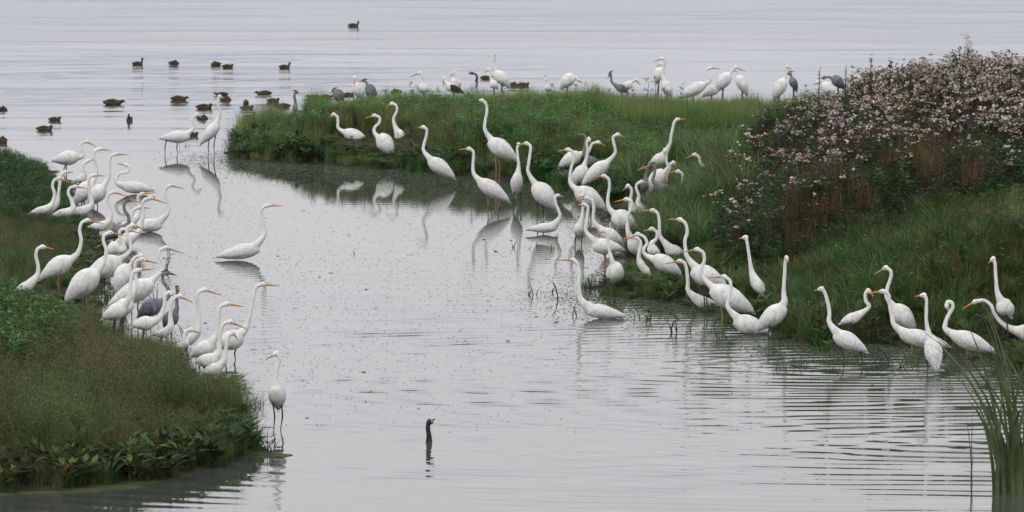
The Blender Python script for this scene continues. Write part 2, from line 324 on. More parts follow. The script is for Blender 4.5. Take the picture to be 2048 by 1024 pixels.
# ---- island front
E('F5', 'leftmost egret at the island front, leaning forward with small dropped bill', (1248, 470), [(1302, 432), (1340, 458), (1345, 515), (1355, 575)], (1430, 615), (1665, 722), 74, 318, vb=290)
E('F5', 'egret with hooked neck and bill pointing left, standing in sedges between two others', (1593, 478), [(1702, 442), (1752, 465), (1745, 520), (1704, 560), (1706, 620)], (1765, 665), (1875, 845), 92, 330, vb=314)
E('F5', 'egret with tightly hooked neck seen from behind, right of the sedge standing one', (1800, 380), [(1872, 326), (1916, 350), (1918, 405), (1890, 465), (1895, 530)], (1935, 610), (1985, 775), 68, 322, dd=-.1, vb=300)
E('G1', 'egret standing in the channel before the island, slim neck and drooping tail', (58, 308), [(125, 298), (156, 325), (150, 390), (130, 460), (132, 530)], (200, 620), (412, 772), 78, 371, legs=[((230, 720), (240, 845)), ((258, 740), (262, 845))])
E('G1', 'very tall egret with black bill and reddish legs at the island edge', (573, 56), [(670, 50), (706, 80), (716, 155), (700, 245), (704, 340)], (765, 450), (990, 605), 92, 368, legs=[((790, 570), (795, 800)), ((822, 570), (826, 790))], lm='pinkleg', bm='tip', vb=360)
E('G1', 'egret wading left with level orange bill in the green reflecting water', (435, 512), [(552, 500), (590, 530), (590, 600), (586, 690), (608, 755)], (665, 820), (920, 990), 82, 420, legs=[((715, 930), (720, 1075)), ((815, 960), (810, 1070))], lm='pinkleg')
E('G1', 'slim egret facing the viewer on two thin legs behind its neighbour bill', (1050, 470), [(1010, 458), (998, 500), (1004, 580), (1012, 660)], (1005, 745), (980, 940), 66, 413, dd=.12, db=.08, legs=[((975, 920), (973, 1040)), ((1035, 920), (1037, 1040))])
E('G1', 'tall egret with long vertical neck standing on dark legs in front of the island channel', (983, 463), [(1085, 450), (1122, 480), (1116, 560), (1105, 640), (1105, 730)], (1180, 865), (1365, 1068), 102, 447, legs=[((1178, 1020), (1178, 1192)), ((1225, 1020), (1238, 1196))])
# ---- back of right group
E('G2', 'pale egret with rounded back whose neck reaches right behind the grey heron', (895, 382), [(800, 330), (742, 345), (716, 400), (692, 440), (640, 440)], (590, 470), (398, 590), 84, 362, vb=342)
HN('G2', 'grey heron with pale face standing behind the upright egrets near the island edge', (592, 256), [(655, 252), (676, 292), (666, 365), (660, 450)], (705, 520), (810, 570), 60, 366, vb=345)
E('G2', 'egret facing the viewer with narrow head between the heron and the right-bending egret', (728, 350), [(706, 295), (684, 335), (690, 405), (685, 480)], (655, 610), (560, 780), 88, 388, dd=.1, db=.06)
E('G2', 'egret facing right with S-curved neck above a slanted body by the island edge', (1105, 295), [(1002, 250), (955, 275), (960, 335), (975, 400), (962, 465)], (875, 560), (640, 770), 86, 392, vb=375)
E('G2', 'big egret facing left with long neck and drooping back in front of the heron group', (368, 425), [(492, 404), (540, 432), (550, 505), (525, 595), (514, 690), (530, 770)], (610, 845), (870, 1015), 112, 436)
E('G2', 'tallest egret of the back right group, neck stretched up to the right', (1715, 95), [(1610, 95), (1580, 128), (1562, 200), (1546, 280), (1530, 360)], (1485, 485), (1300, 590), 74, 352, vb=335)
E('G2', 'egret with grey face seen front on before the tallest stretching egret', (1480, 470), [(1480, 412), (1488, 460), (1500, 530), (1515, 590)], (1450, 655), (1310, 870), 98, 402, dd=.1, db=.08, vb=385)
E('G2', 'egret with tightly curled neck and bill tucked low beside the front facing one', (1612, 595), [(1572, 537), (1536, 560), (1530, 610)], (1485, 700), (1400, 790), 62, 398, vb=370)
E('G2', 'egret head with dark bill emerging left from the arching sedges', (1466, 652), [(1622, 628), (1660, 655), (1668, 710), (1665, 770)], (1690, 810), (1800, 860), 58, 415, vb=356)
E('G2', 'egret head half hidden behind the tips of the arching sedges, rightmost of its group', (1680, 502), [(1790, 456), (1832, 480), (1850, 545)], (1880, 600), (2000, 680), 60, 388, vb=322)
HN('G2', 'grey heron head with black cap low beside a second heron in the right group', (1195, 632), [(1262, 582), (1300, 612), (1292, 660)], (1290, 745), (1250, 850), 52, 402, vb=370, bm='orange')
HN('G2', 'grey heron with brown dark neck bending left in front of white bodies', (1215, 618), [(1350, 560), (1382, 592), (1376, 655), (1366, 730)], (1430, 790), (1550, 850), 60, 420, vb=365, bm='orange')
E('G2', 'egret facing right with thin neck standing at the sedge edge below the herons', (1345, 750), [(1242, 735), (1196, 762), (1194, 812), (1216, 880), (1210, 950)], (1230, 1010), (1320, 1070), 50, 446, vb=405)
E('G2', 'small egret looking down left behind the middle right group, only neck and head clear', (1040, 836), [(1106, 776), (1140, 805), (1142, 865), (1132, 920)], (1130, 1010), (1200, 1050), 48, 434)
E('G2', 'egret with upright neck and bright orange bill in the heart of the right group', (713, 690), [(862, 675), (910, 712), (916, 795), (902, 885), (902, 965), (930, 1030)], (985, 1100), (1200, 1210), 112, 480)
# ---- right group, middle
E('G3', 'small egret facing right sitting on open water left of the right group', (458, 177), [(385, 156), (360, 180), (366, 245), (396, 310), (406, 385)], (355, 488), (78, 508), 58, 468, swim=True, size=.9)
E('G3', 'egret standing in the water with only its grey shaded body clear behind crossing necks', (612, 178), [(645, 158), (650, 220), (640, 330), (632, 400)], (610, 470), (600, 600), 66, 490, dd=.12, db=.05, legs=[((575, 590), (575, 680)), ((640, 590), (640, 680))])
E('G3', 'egret with long dark tipped bill pointing left, neck bending over the reed stem', (543, 213), [(692, 186), (742, 215), (756, 295), (750, 375), (772, 450)], (860, 540), (1060, 655), 82, 500)
E('G3', 'egret with short yellowish bill and cream flank on stout wet legs at the group edge', (573, 258), [(662, 252), (696, 282), (690, 360), (680, 445), (682, 540)], (780, 680), (1045, 705), 92, 535, legs=[((855, 770), (855, 900)), ((870, 770), (868, 890))], lm='pinkleg')
E('G3', 'egret with thick neck and broad bill centre of the right group above tangled reeds', (938, 232), [(1092, 196), (1140, 222), (1136, 295), (1102, 375), (1100, 460), (1110, 540)], (1145, 640), (1240, 790), 84, 524, dd=.08)
E('G3', 'egret with long straight neck against the dark sedges, body speckled by twigs', (1223, 320), [(1362, 310), (1410, 342), (1426, 415), (1430, 505), (1442, 590)], (1520, 715), (1710, 800), 78, 530, vb=512)
E('G3', 'egret with upright kinked neck against the olive grass, white body on one bare leg', (1493, 402), [(1642, 405), (1696, 450), (1712, 540), (1690, 615), (1694, 700), (1720, 800)], (1800, 945), (2110, 1085), 118, 629, legs=[((1880, 1100), (1919, 1373)), ((1860, 1100), (1890, 1360))])
E('G3', 'egret with hooked neck holding its bill low beside a second dark tipped bill', (1075, 617), [(1205, 553), (1272, 585), (1300, 650), (1266, 712), (1290, 770)], (1400, 815), (1650, 975), 98, 582, legs=[((1450, 960), (1460, 1110)), ((1500, 960), (1500, 1110))], vb=555)
E('G3', 'egret with speckled thin neck and dark tipped bill partly behind green shoreline leaves', (1032, 608), [(1165, 582), (1222, 612), (1238, 665), (1220, 745), (1224, 830)], (1262, 900), (1330, 990), 48, 572, vb=552)
E('G3', 'egret with curled neck and half hidden orange bill behind the low holding one', (1250, 532), [(1352, 500), (1402, 535), (1398, 600), (1352, 650)], (1330, 705), (1430, 770), 62, 548)
E('G4', 'egret whose pale head shows behind a straight neck, low body over green scum water', (1068, 222), [(1212, 195), (1256, 220), (1275, 300), (1284, 400), (1292, 480)], (1370, 575), (1540, 600), 62, 622, legs=[((1350, 620), (1355, 700)), ((1400, 620), (1400, 690))])
E('G4', 'largest egret of the right group with folded thick neck and loose hanging wing', (1213, 118), [(1372, 86), (1426, 120), (1436, 195), (1410, 262), (1418, 345)], (1540, 480), (1895, 675), 120, 652, legs=[((1590, 650), (1590, 800)), ((1600, 650), (1600, 790))], lm='lores')
E('G4', 'egret sitting in water in front of the largest one, neck straight up', (1468, 353), [(1622, 340), (1676, 382), (1682, 455), (1664, 545), (1664, 640)], (1750, 765), (2040, 862), 100, 668, swim=True)
E('G4', 'egret floating alone left of the right group with flat trailing tail and long level bill', (48, 185), [(216, 186), (256, 222), (270, 300), (268, 400), (276, 500), (296, 570)], (350, 650), (700, 712), 74, 637, swim=True)
E('G3', 'egret facing the viewer with oval breast, bill pointing down left, at the shoreline leaves', (753, 600), [(852, 515), (890, 552), (905, 640), (916, 730), (935, 800)], (985, 900), (960, 1070), 108, 588, dd=.18, db=.03, legs=[((906, 1040), (906, 1170)), ((980, 1040), (985, 1160))])
# ---- right front
E('G5', 'egret seen from behind half buried in dark leaves, thin neck leaning back', (678, -20), [(705, -26), (716, 15), (730, 100), (745, 200), (762, 300)], (790, 385), (865, 505), 64, 628, dd=-.12, vb=590)
E('G5', 'egret with vertical neck and head turned to the viewer at the sedge front', (1105, 210), [(1084, 165), (1072, 215), (1068, 300), (1062, 400), (1060, 500), (1062, 580)], (1040, 650), (815, 840), 102, 681, dd=.1, db=.07, legs=[((930, 820), (925, 940)), ((1030, 820), (1025, 920))])
E('G6', 'egret facing left on one dark leg with wings slanting right beside a bent reed', (0, 322), [(60, 305), (86, 340), (110, 420), (122, 500), (125, 580)], (185, 680), (412, 800), 78, 731, legs=[((205, 780), (236, 905)), ((350, 790), (385, 880))])
E('G6', 'egret crouching in tall green leaves, its head tilted down above a hidden body', (478, 372), [(427, 320), (404, 350), (410, 405), (430, 455)], (335, 530), (215, 575), 50, 692, vb=655)
E('G6', 'egret with cream shaded wings and down slanting bill, behind a long level bill', (460, 202), [(566, 138), (606, 172), (600, 235), (578, 300), (578, 380)], (645, 470), (795, 650), 88, 680, legs=[((690, 620), (690, 760)), ((650, 620), (650, 760))])
E('G6', 'egret leaning forward with long level bill, low body over fallen reeds', (406, 344), [(542, 325), (586, 352), (596, 430), (612, 520), (640, 600)], (710, 672), (1060, 758), 76, 709, legs=[((760, 740), (765, 830)), ((800, 740), (800, 830))], lm='pinkleg')
E('G6', 'egret standing with its back to the viewer and straight neck at the water edge', (786, 368), [(866, 355), (885, 390), (885, 470), (885, 560), (898, 640)], (918, 720), (965, 955), 82, 745, dd=-.15, legs=[((885, 890), (885, 960)), ((950, 890), (950, 960))])
E('G6', 'egret preening with its neck curled over, white wings tapering right', (1085, 572), [(1045, 440), (1052, 408), (1086, 416), (1092, 458), (1058, 515), (1036, 575), (1042, 630)], (1115, 680), (1425, 805), 80, 718, legs=[((1195, 770), (1197, 860)), ((1230, 770), (1230, 850))], lm='pinkleg', db=-.05)
E('G6', 'egret at the right margin reaching left with long arched neck and heavy bill', (1148, 476), [(1272, 405), (1340, 398), (1395, 438), (1420, 500), (1470, 565), (1540, 615)], (1625, 640), (1830, 730), 78, 704, vb=680)
E('G6', 'egret facing the viewer among tall sedges near the right margin, neck straight', (1376, 104), [(1411, 68), (1426, 110), (1430, 180), (1436, 260), (1446, 340)], (1475, 430), (1550, 520), 76, 705, dd=.08, db=.04, vb=630)
# ---- far shore of the island
E('F6', 'far egret resting its pinkish bill on its breast, left end of the far shore', (322, 440), [(320, 348), (318, 372), (322, 395)], (340, 430), (385, 560), 66, 214, dd=.1, db=.1, vb=192)
HN('F6', 'far grey heron with black cap hunched behind the breast resting egret', (362, 388), [(410, 375), (432, 400)], (455, 440), (495, 580), 62, 210, dd=.05, vb=190)
HN('F6', 'far grey heron sleeping as a rounded grey lump at the island left skyline', (100, 490), [(130, 465), (150, 470)], (155, 490), (200, 600), 62, 224, vb=204)
E('F6', 'far egret with bill pointing down left and folded neck near leafy sprigs on the skyline', (834, 346), [(925, 306), (948, 335), (938, 380)], (935, 445), (1010, 480), 56, 212, vb=182)
E('F6', 'far egret facing the viewer behind the stork, small round head', (1222, 328), [(1245, 305), (1252, 335)], (1240, 385), (1300, 450), 52, 206, dd=.08, vb=180)
E('F6', 'far tall egret with thin grey neck raised straight above a rounded back', (1626, 160), [(1620, 182), (1614, 215), (1612, 250)], (1645, 320), (1765, 440), 66, 206, vb=175)
E('F6', 'far egret with short neck and small bill left of the rounded tall one', (1536, 300), [(1576, 272), (1592, 305), (1590, 350)], (1600, 405), (1650, 450), 46, 214, vb=180)
bird('F6', 'stork', 'far white stork with red bill tucked down and black wing ends on the skyline', (1146, 445), [(1150, 352), (1160, 385)], (1185, 430), (1335, 495), 50, 214, db=.06, bm='red', vb=186)
E('F7', 'far egret showing only a pinkish upright bill and low body right of dark lumps', (238, 325), [(242, 372), (246, 400)], (242, 440), (280, 470), 36, 212, vb=176)
E('F7', 'far egret preening with rounded back and lowered head, centre of the skyline', (585, 405), [(540, 372), (515, 345)], (480, 345), (385, 455), 68, 210, vb=178)
HN('F7', 'far grey heron with dark curled head and thin neck on the middle skyline', (816, 350), [(842, 312), (848, 355), (862, 400)], (915, 440), (1000, 490), 44, 212, vb=180)
E('F7', 'far egret bowed low with pinkish bill, right of the curled heron', (1128, 428), [(1076, 370), (1045, 388)], (1030, 420), (955, 440), 46, 210, vb=176)
E('F7', 'far egret with raised head and left pointing bill, tallest pair on the skyline', (1243, 204), [(1325, 170), (1350, 202), (1336, 262), (1326, 325)], (1345, 410), (1405, 525), 58, 216, vb=190)
E('F7', 'far egret with white back directly behind the tall left pointing one', (1290, 235), [(1318, 225), (1322, 245)], (1312, 285), (1268, 400), 58, 205, vb=178)
E('F7', 'far egret facing right with level orange bill and white sloping back', (1870, 270), [(1768, 260), (1735, 285), (1752, 340), (1768, 380)], (1700, 425), (1482, 545), 66, 215, vb=193)
E('F7', 'far egret with stained grey wing and lowered brown bill between two white ones', (1892, 455), [(1868, 375), (1845, 400)], (1840, 450), (1700, 525), 52, 213, vb=193)
E('F8', 'far egret bending forward to the right with yellow bill, front of the last pair', (174, 282), [(105, 250), (82, 275)], (55, 310), (-30, 420), 50, 213, vb=188)
E('F8', 'far egret behind the yellow billed one with its back sloping right', (95, 275), [(112, 268), (122, 285)], (128, 325), (182, 440), 44, 207, vb=188)
E('F8', 'far upright egret standing alone with stubby bill left of a grey shape', (476, 262), [(452, 246), (442, 278), (442, 310)], (425, 350), (362, 475), 50, 217, db=.04, vb=196)
HN('F8', 'far grey heron hunched directly behind the lone upright egret', (450, 300), [(470, 290), (478, 305)], (482, 335), (515, 410), 32, 207, vb=180)
HN('F8', 'far dark heron hunched at the left end of the thistle bank', (680, 325), [(702, 322), (738, 318)], (770, 328), (835, 395), 42, 210, vb=178)
E('F8', 'far egret bowed behind a tall spike plant at the start of the thistle bank', (640, 365), [(660, 350), (680, 355)], (705, 375), (765, 460), 48, 218, vb=196)
HN('F5', 'slim juvenile heron with raised grey neck behind the left tip of the island', (976, 230), [(935, 214), (920, 250), (930, 310), (928, 360)], (905, 410), (985, 405), 28, 256, vb=224)

# ---- fuse every body into one continuous surface, then add the leg geometry to the same mesh
for ob, *_ in PENDING:
    r = ob.modifiers.new('r', 'REMESH'); r.mode = 'VOXEL'; r.voxel_size = .009; r.use_smooth_shade = True
    q = ob.modifiers.new('s', 'SMOOTH'); q.iterations = 4; q.factor = .5
dg = bpy.context.evaluated_depsgraph_get()
for ob, LG, lmat, kind, npts, Pn, c3, R_ in PENDING:
    me = bpy.data.meshes.new_from_object(ob.evaluated_get(dg)); nv = len(me.vertices); nf = len(me.polygons)
    V = np.empty(nv * 3); me.vertices.foreach_get('co', V); V = V.reshape(-1, 3)
    F = [tuple(p.vertices) for p in me.polygons]; mi = [0] * nf
    if kind == 'heron':
        d0 = np.array([np.min(np.linalg.norm(V[list(f)[0]] - Pn, axis=1)) for f in F]); c0 = np.array([np.linalg.norm(V[f[0]] - c3) for f in F])
        mi = [2 if a < .04 and b > R_ * .9 else 0 for a, b in zip(d0, c0)]
    lb = MB()
    for P, r in LG: lb.add(sweep(spline(P, 3), np.interp(np.linspace(0, 1, 13), np.linspace(0, 1, 5), r), np.interp(np.linspace(0, 1, 13), np.linspace(0, 1, 5), r), np.array([0, 1., 0]), 8), 1)
    old = ob.data; n = 'body'
    m2 = bpy.data.meshes.new(n); m2.from_pydata([tuple(v) for v in V] + [tuple(v) for v in lb.V], [], F + [tuple(i + nv for i in f) for f in lb.F])
    m2.materials.append(old.materials[0]); m2.materials.append(lmat); m2.materials.append(M['gneck'])
    m2.polygons.foreach_set('material_index', mi + lb.mi); m2.polygons.foreach_set('use_smooth', [True] * len(m2.polygons))
    ob.modifiers.clear(); ob.data = m2; bpy.data.meshes.remove(old); bpy.data.meshes.remove(me)

# ================= ducks and cormorants =================
def duck_mesh(pose, L=.40):
    """duck floating at the origin facing +X; returns parts"""
    b = MB(); y = np.array([0, 1., 0])
    P = spline([(-.50 * L, 0, .045), (-.38 * L, 0, .042), (-.15 * L, 0, .038), (.12 * L, 0, .03), (.30 * L, 0, .035), (.38 * L, 0, .05)], 4)
    t = np.linspace(0, 1, len(P)); r = interp(t, [(0, .006), (.15, .03), (.4, .062), (.65, .07), (.88, .052), (1, .02)])
    b.add(sweep(P, r * 1.0, r * 1.15, y, 14), 0)
    hx, hz = {'rest': (.36 * L, .088), 'up': (.40 * L, .155), 'tall': (.36 * L, .20), 'flat': (.48 * L, .062), 'sleep': (.10 * L, .105)}[pose]
    P = spline([(.24 * L, 0, .04), ((.24 * L + hx) / 2 + .02, 0, (.04 + hz) / 2), (hx, 0, hz)], 4)
    b.add(sweep(P, np.linspace(.042, .024, len(P)), np.linspace(.042, .022, len(P)), y, 10), 1)
    P = [(hx - .036, 0, hz), (hx - .024, 0, hz + .003), (hx, 0, hz + .005), (hx + .024, 0, hz), (hx + .036, 0, hz - .004)]
    b.add(sweep(P, [.008, .026, .033, .025, .01], [.008, .024, .028, .02, .01], y, 10), 1)
    f = -1 if pose == 'sleep' else 1
    bl = sweep([(hx + f * .028, 0, hz - .004), (hx + f * .045, 0, hz - .008), (hx + f * .068, 0, hz - .013), (hx + f * .076, 0, hz - .014)], [.011, .008, .005, .002], [.010, .010, .011, .006], y, 8)
    wv = []
    for s in (1, -1):
        P = spline([(.22 * L, s * .045, .06), (.0, s * .055, .078), (-.25 * L, s * .042, .070), (-.50 * L, s * .012, .055)], 4)
        t = np.linspace(0, 1, len(P)); r = interp(t, [(0, .01), (.2, .032), (.6, .030), (1, .004)])
        wv.append(sweep(P, r, r * .62, y, 10))
    ey = [ball((hx + .010, s * .026, hz + .010), .0055, 6) for s in (1, -1)]
    parts = {}
    me = lambda n, vf, mats, mi=None: (n, vf, mats, mi)
    return [me('body', (b.V, b.F), [M['dbody'], M['dhead']], b.mi), me('bill', bl, [M['dbill']]), me('wing', wv[0], [M['dwing']]), me('wing', wv[1], [M['dwing']]), me('eye', ey[0], [M['eye']]), me('eye', ey[1], [M['eye']])]
DT = {}
def duck(px, py, pose, ang, lenpx, label):
    p = ground(px, py); s = FPX / p[1]
    e = bpy.data.objects.new('duck', None); e.empty_display_size = .1; COL.objects.link(e); e.location = p; e.rotation_euler.z = math.radians(ang)
    tag(e, label, 'duck', 'ducks floating on the lake')
    c = max(abs(math.cos(math.radians(ang))), .5); sc = (lenpx / s) / (.47 * c); sc = min(max(sc, .62), 1.0); e.scale = (sc,) * 3
    if pose not in DT:
        DT[pose] = [new_mesh(n, vf[0], vf[1], mats, e, mi=mi) for n, vf, mats, mi in duck_mesh(pose)]
    else:
        for o in DT[pose]:
            c = o.copy(); COL.objects.link(c); c.parent = e
d4 = lambda x, y: (x / 3.303, y / 3.303)
for (x, y, pose, ang, l, lab) in [
    (910, 428, 'tall', 0, 29, 'duck with neck raised, leftmost of the far row beyond the dark ripples'),
    (1150, 423, 'sleep', 20, 23, 'sleeping rounded duck, second from the left in the far row'),
    (1425, 430, 'sleep', 160, 20, 'duck partly behind another, left one of the touching far pair'),
    (1505, 446, 'rest', 0, 29, 'duck in front of its partner, right one of the touching far pair'),
    (1880, 449, 'up', 0, 29, 'duck with bill pointing right at the right end of the far row'),
    (15, 730, 'sleep', 30, 20, 'duck cut by the left edge of the photo, upper one'),
    (12, 936, 'sleep', 60, 20, 'duck low at the left edge just above the left bank herbs'),
    (362, 797, 'rest', 0, 32, 'duck with chestnut head, upper one of two at left facing right'),
    (295, 862, 'rest', 0, 42, 'longest duck of the left pair, nearer the left bank'),
    (857, 797, 'up', 265, 18, 'duck seen end on, alone on open water between left pair and egrets'),
    (745, 690, 'flat', 0, 48, 'long dark duck stretched flat left of centre of the flock'),
    (1180, 662, 'flat', 0, 40, 'duck facing right below the dark ripples, upper left of the flock'),
    (1465, 632, 'flat', 180, 32, 'duck facing left, highest of the flock above the upright egret head'),
    (1492, 662, 'sleep', 0, 18, 'dark duck just behind the head of the upright egret'),
    (1350, 718, 'rest', 0, 42, 'duck with pale cheek left of the upright egret neck'),
    (1625, 688, 'sleep', 90, 17, 'compact duck seen end on above a right facing duck'),
    (1632, 722, 'rest', 0, 34, 'reddish duck facing right below the compact one'),
    (1745, 626, 'flat', 180, 38, 'duck facing left, top right of the flock'),
    (1805, 674, 'rest', 0, 33, 'brown duck facing right, second row at the right of the flock'),
    (1868, 710, 'flat', 180, 38, 'brown duck facing left beside the raised heron neck'),
    (1650, 781, 'up', 30, 17, 'small duck near the island tip, close to the grass stalks'),
    (1338, 788, 'sleep', 10, 18, 'duck hidden behind the wading egret head'),
    (1268, 898, 'rest', 0, 30, 'chestnut duck behind the breast of the wading egret'),
]: duck(*d4(x, y), pose, ang, l, lab)
for (x, y, pose, ang, l, lab) in [
    (707, 53, 'up', 0, 28, 'single duck far out on the pale lake at the top'),
    (627, 196, 'flat', 180, 30, 'duck facing left behind the sleeping grey heron'),
    (652, 196, 'flat', 0, 26, 'duck facing right touching the sleeping grey heron'),
    (697, 192, 'rest', 0, 20, 'duck between the sleeping heron and the breast resting egret'),
    (648, 208, 'sleep', 0, 20, 'brown headed duck low before the island at the sleeping heron foot'),
    (792, 186, 'sleep', 170, 20, 'reddish brown duck sleeping behind leafy sprigs on the island skyline'),
    (972, 158, 'flat', 0, 12, 'tiny dark duck beside the far curved cormorant'),
    (1026, 172, 'sleep', 0, 18, 'dark duck low on the skyline, left of two dark lumps'),
    (1047, 172, 'rest', 0, 22, 'dark duck low on the skyline, right of two dark lumps'),
    (2, 286, 'rest', 0, 16, 'duck at the left edge almost behind the left bank herbs'),
]: duck(x, y, pose, ang, l, lab)
BIRDS += [(785, 800, 186, 186), (1015, 1060, 172, 176)]
def cormorant(px, py, pts, bill, label, r=.027):
    Y = ground(px, py)[1]; root = ground(px, py)
    e = bpy.data.objects.new('cormorant', None); COL.objects.link(e); e.location = root
    tag(e, label, 'cormorant', 'cormorants swimming low')
    P = [at(x, y, Y) - root for x, y in pts]; y_ = np.array([0, 1., 0])
    Pn = spline(P, 5); t = np.linspace(0, 1, len(Pn))
    mb = MB(); rr = interp(t, [(0, r * .7), (.06, r * 1.35), (.16, r * 1.3), (.3, r * .9), (.7, r), (1, r * 1.5)])
    mb.add(sweep(Pn, rr, rr * .85, y_, 12))
    d = -1 if bill[0] < pts[0][0] else 1
    P = [(-d * .42, 0, -.015), (-d * .3, 0, -.045), (-d * .1, 0, -.075), (d * .04, 0, -.07), (d * .10, 0, -.055)]
    mb.add(sweep([np.array(p) + np.array([Pn[-1][0], 0, 0]) for p in P], [.012, .035, .06, .055, .02], [.02, .05, .08, .07, .02], y_, 12))
    ob = new_mesh('body', mb.V, mb.F, [M['black']], e)
    h = P0 = at(*pts[0], Y) - root; bt = at(*bill, Y) - root; L = nrm(np.cross(bt - h, [0, 0, 1]))
    v, f = sweep([h, h * .7 + bt * .3, h * .25 + bt * .75, bt], [.012, .009, .006, .003], [.011, .007, .005, .003], L, 8)
    new_mesh('bill', v, f, [M['dhead'] if r > .02 else M['tip']], e)
    # throat patch and eyes
    c = h * .9 + (at(*pts[1], Y) - root) * .1 - np.array([0, 0, .012])
    new_mesh('throat_patch', *ball(c, r * 1.05, 10), [M['lores']], e)
    for s in (1, -1): new_mesh('eye', *ball(h + np.array([-d * .01, s * r * .9, .008]), .005, 6), [M['eye']], e)
cormorant(858, 884, [(863, 841), (857, 847), (856, 858), (858, 872), (858, 890)], (871, 838), 'dark cormorant raising its snaky neck alone in the near centre water')
cormorant(952, 162, [(940, 146), (950, 148), (954, 154), (952, 166)], (935, 146), 'far black cormorant with hooked neck on open water behind the island', r=.02)

# ================= land =================
def poly3(px): return np.array([ground(x, y)[:2] for x, y in px])
LEFT = [(-700, 1010), (-100, 992), (60, 985), (200, 976), (330, 962), (430, 942), (520, 908), (512, 872), (488, 830), (445, 785), (360, 735), (275, 708), (218, 672), (188, 640), (192, 600), (216, 545), (222, 500), (190, 465), (160, 430), (140, 375), (95, 340), (40, 322), (-100, 315), (-700, 310)]
RIGHT = [(448, 300), (470, 318), (560, 326), (640, 330), (760, 340), (900, 350), (1000, 360), (1110, 372), (1190, 395), (1245, 430), (1262, 480), (1250, 540), (1200, 574), (1180, 588), (1250, 598), (1340, 602), (1400, 596), (1470, 625), (1545, 668), (1620, 690), (1720, 688), (1800, 690), (1900, 692), (1980, 712), (2100, 760), (2700, 800),
         (2900, 232), (2048, 236), (1500, 246), (1000, 247), (780, 249), (680, 252), (600, 258), (520, 274), (465, 290)]
PL, PR = poly3(LEFT), poly3(RIGHT)
def sdist(P, poly):
    """signed distance (inside +)"""
    x, y = P[:, 0], P[:, 1]; ins = np.zeros(len(P), bool); d = np.full(len(P), 1e9)
    for i in range(len(poly)):
        a, b = poly[i], poly[(i + 1) % len(poly)]
        c = ((a[1] > y) != (b[1] > y)) & (x < (b[0] - a[0]) * (y - a[1]) / (b[1] - a[1] + 1e-12) + a[0]); ins ^= c
        ab = b - a; t = np.clip(((P - a) @ ab) / (ab @ ab), 0, 1); d = np.minimum(d, np.linalg.norm(P - (a + t[:, None] * ab), axis=1))
    return np.where(ins, d, -d)
def sm(v): v = np.clip(v, 0, 1); return v * v * (3 - 2 * v)
def wob(P): return .12 * np.sin(P[:, 0] * 3.1 + np.sin(P[:, 1] * 1.7) * 2) + .09 * np.sin(P[:, 1] * 4.3 + P[:, 0] * 2.2)
def zland(P):
    dr = sdist(P, PR); d = np.maximum(sdist(P, PL), dr) + wob(P) * .6; X, Y = P[:, 0], P[:, 1]
    h = .08 * np.clip(d / .5, -1.8, 1) + .04 * np.clip(d - .5, 0, 1)
    h = h + (1.0 * sm((dr - .4) / 3.4) * sm((X - 2.5) / 1.9) + .42 * sm((Y - 91) / 12) * sm((X - 4) / 3)) * sm((117 - Y) / 9)
    h = h + .40 * sm((dr - .3) / 1.7) * sm((2.3 - X) / 1.2) * sm((123.5 - Y) / 4) * sm((X + 5.4) / 1.5)
    return h + .02 * np.sin(X * 7) * np.sin(Y * 5)
def land(name, px, X0, X1, Y0, Y1, nx, ny, label):
    xs, ys = np.meshgrid(np.linspace(X0, X1, nx), np.linspace(Y0, Y1, ny)); P = np.c_[xs.ravel(), ys.ravel()]; z = zland(P)
    V = np.c_[P, z]; keep = []
    for j in range(ny - 1):
        b = j * nx + np.arange(nx - 1); q = np.c_[b, b + 1, b + nx + 1, b + nx]; keep.append(q[np.any(z[q] > -.12, axis=1)])
    F = np.vstack(keep)
    o = new_mesh(name, V, F, [M['soil']]); tag(o, label, 'ground', kind='structure'); return o
M['soil'] = mat('muddy_soil', (.04, .035, .025), .9, .2, (3, (.018, .022, .012), (.05, .045, .028), (1, 1, 1)), .03)
land('left_bank', LEFT, -14, -1, 68, 122, 130, 420, 'dark muddy ground under the grasses of the left bank')
land('right_bank', RIGHT, -6, 24, 84, 132, 260, 380, 'dark muddy ground of the island and thistle bank')

# ---- water
wm = bpy.data.materials.new('lake_water'); wm.use_nodes = True; t = wm.node_tree; pb = t.nodes['Principled BSDF']; tn, tl = t.nodes, t.links
pb.inputs['Base Color'].default_value = (.065, .072, .06, 1); pb.inputs['Roughness'].default_value = .03; pb.inputs['IOR'].default_value = 1.333
geo = tn.new('ShaderNodeNewGeometry')
def mth(op, a, b=None, c=None):
    n = tn.new('ShaderNodeMath'); n.operation = op
    for i, v in enumerate((a, b, c)):
        if v is None: continue
        if isinstance(v, (int, float)): n.inputs[i].default_value = v
        else: tl.new(v, n.inputs[i])
    return n.outputs[0]
def noise(scale, sc3=(1, 1, 1), det=3, loc=(0, 0, 0)):
    mpn = tn.new('ShaderNodeMapping'); mpn.inputs['Scale'].default_value = sc3; mpn.inputs['Location'].default_value = loc; tl.new(geo.outputs['Position'], mpn.inputs[0])
    n = tn.new('ShaderNodeTexNoise'); n.inputs['Scale'].default_value = scale; n.inputs['Detail'].default_value = det; tl.new(mpn.outputs[0], n.inputs['Vector']); return n.outputs[0]
def vdist(p):
    v = tn.new('ShaderNodeVectorMath'); v.operation = 'DISTANCE'; tl.new(geo.outputs['Position'], v.inputs[0]); v.inputs[1].default_value = tuple(p); return v.outputs['Value']
def smooth(v, a, b, lo=0, hi=1):
    n = tn.new('ShaderNodeMapRange'); n.interpolation_type = 'SMOOTHSTEP'; tl.new(v, n.inputs[0])
    for i, q in enumerate((a, b, lo, hi)): n.inputs[i + 1].default_value = q
    return n.outputs[0]
sep = tn.new('ShaderNodeSeparateXYZ'); tl.new(geo.outputs['Position'], sep.inputs[0]); PX, PY = sep.outputs[0], sep.outputs[1]
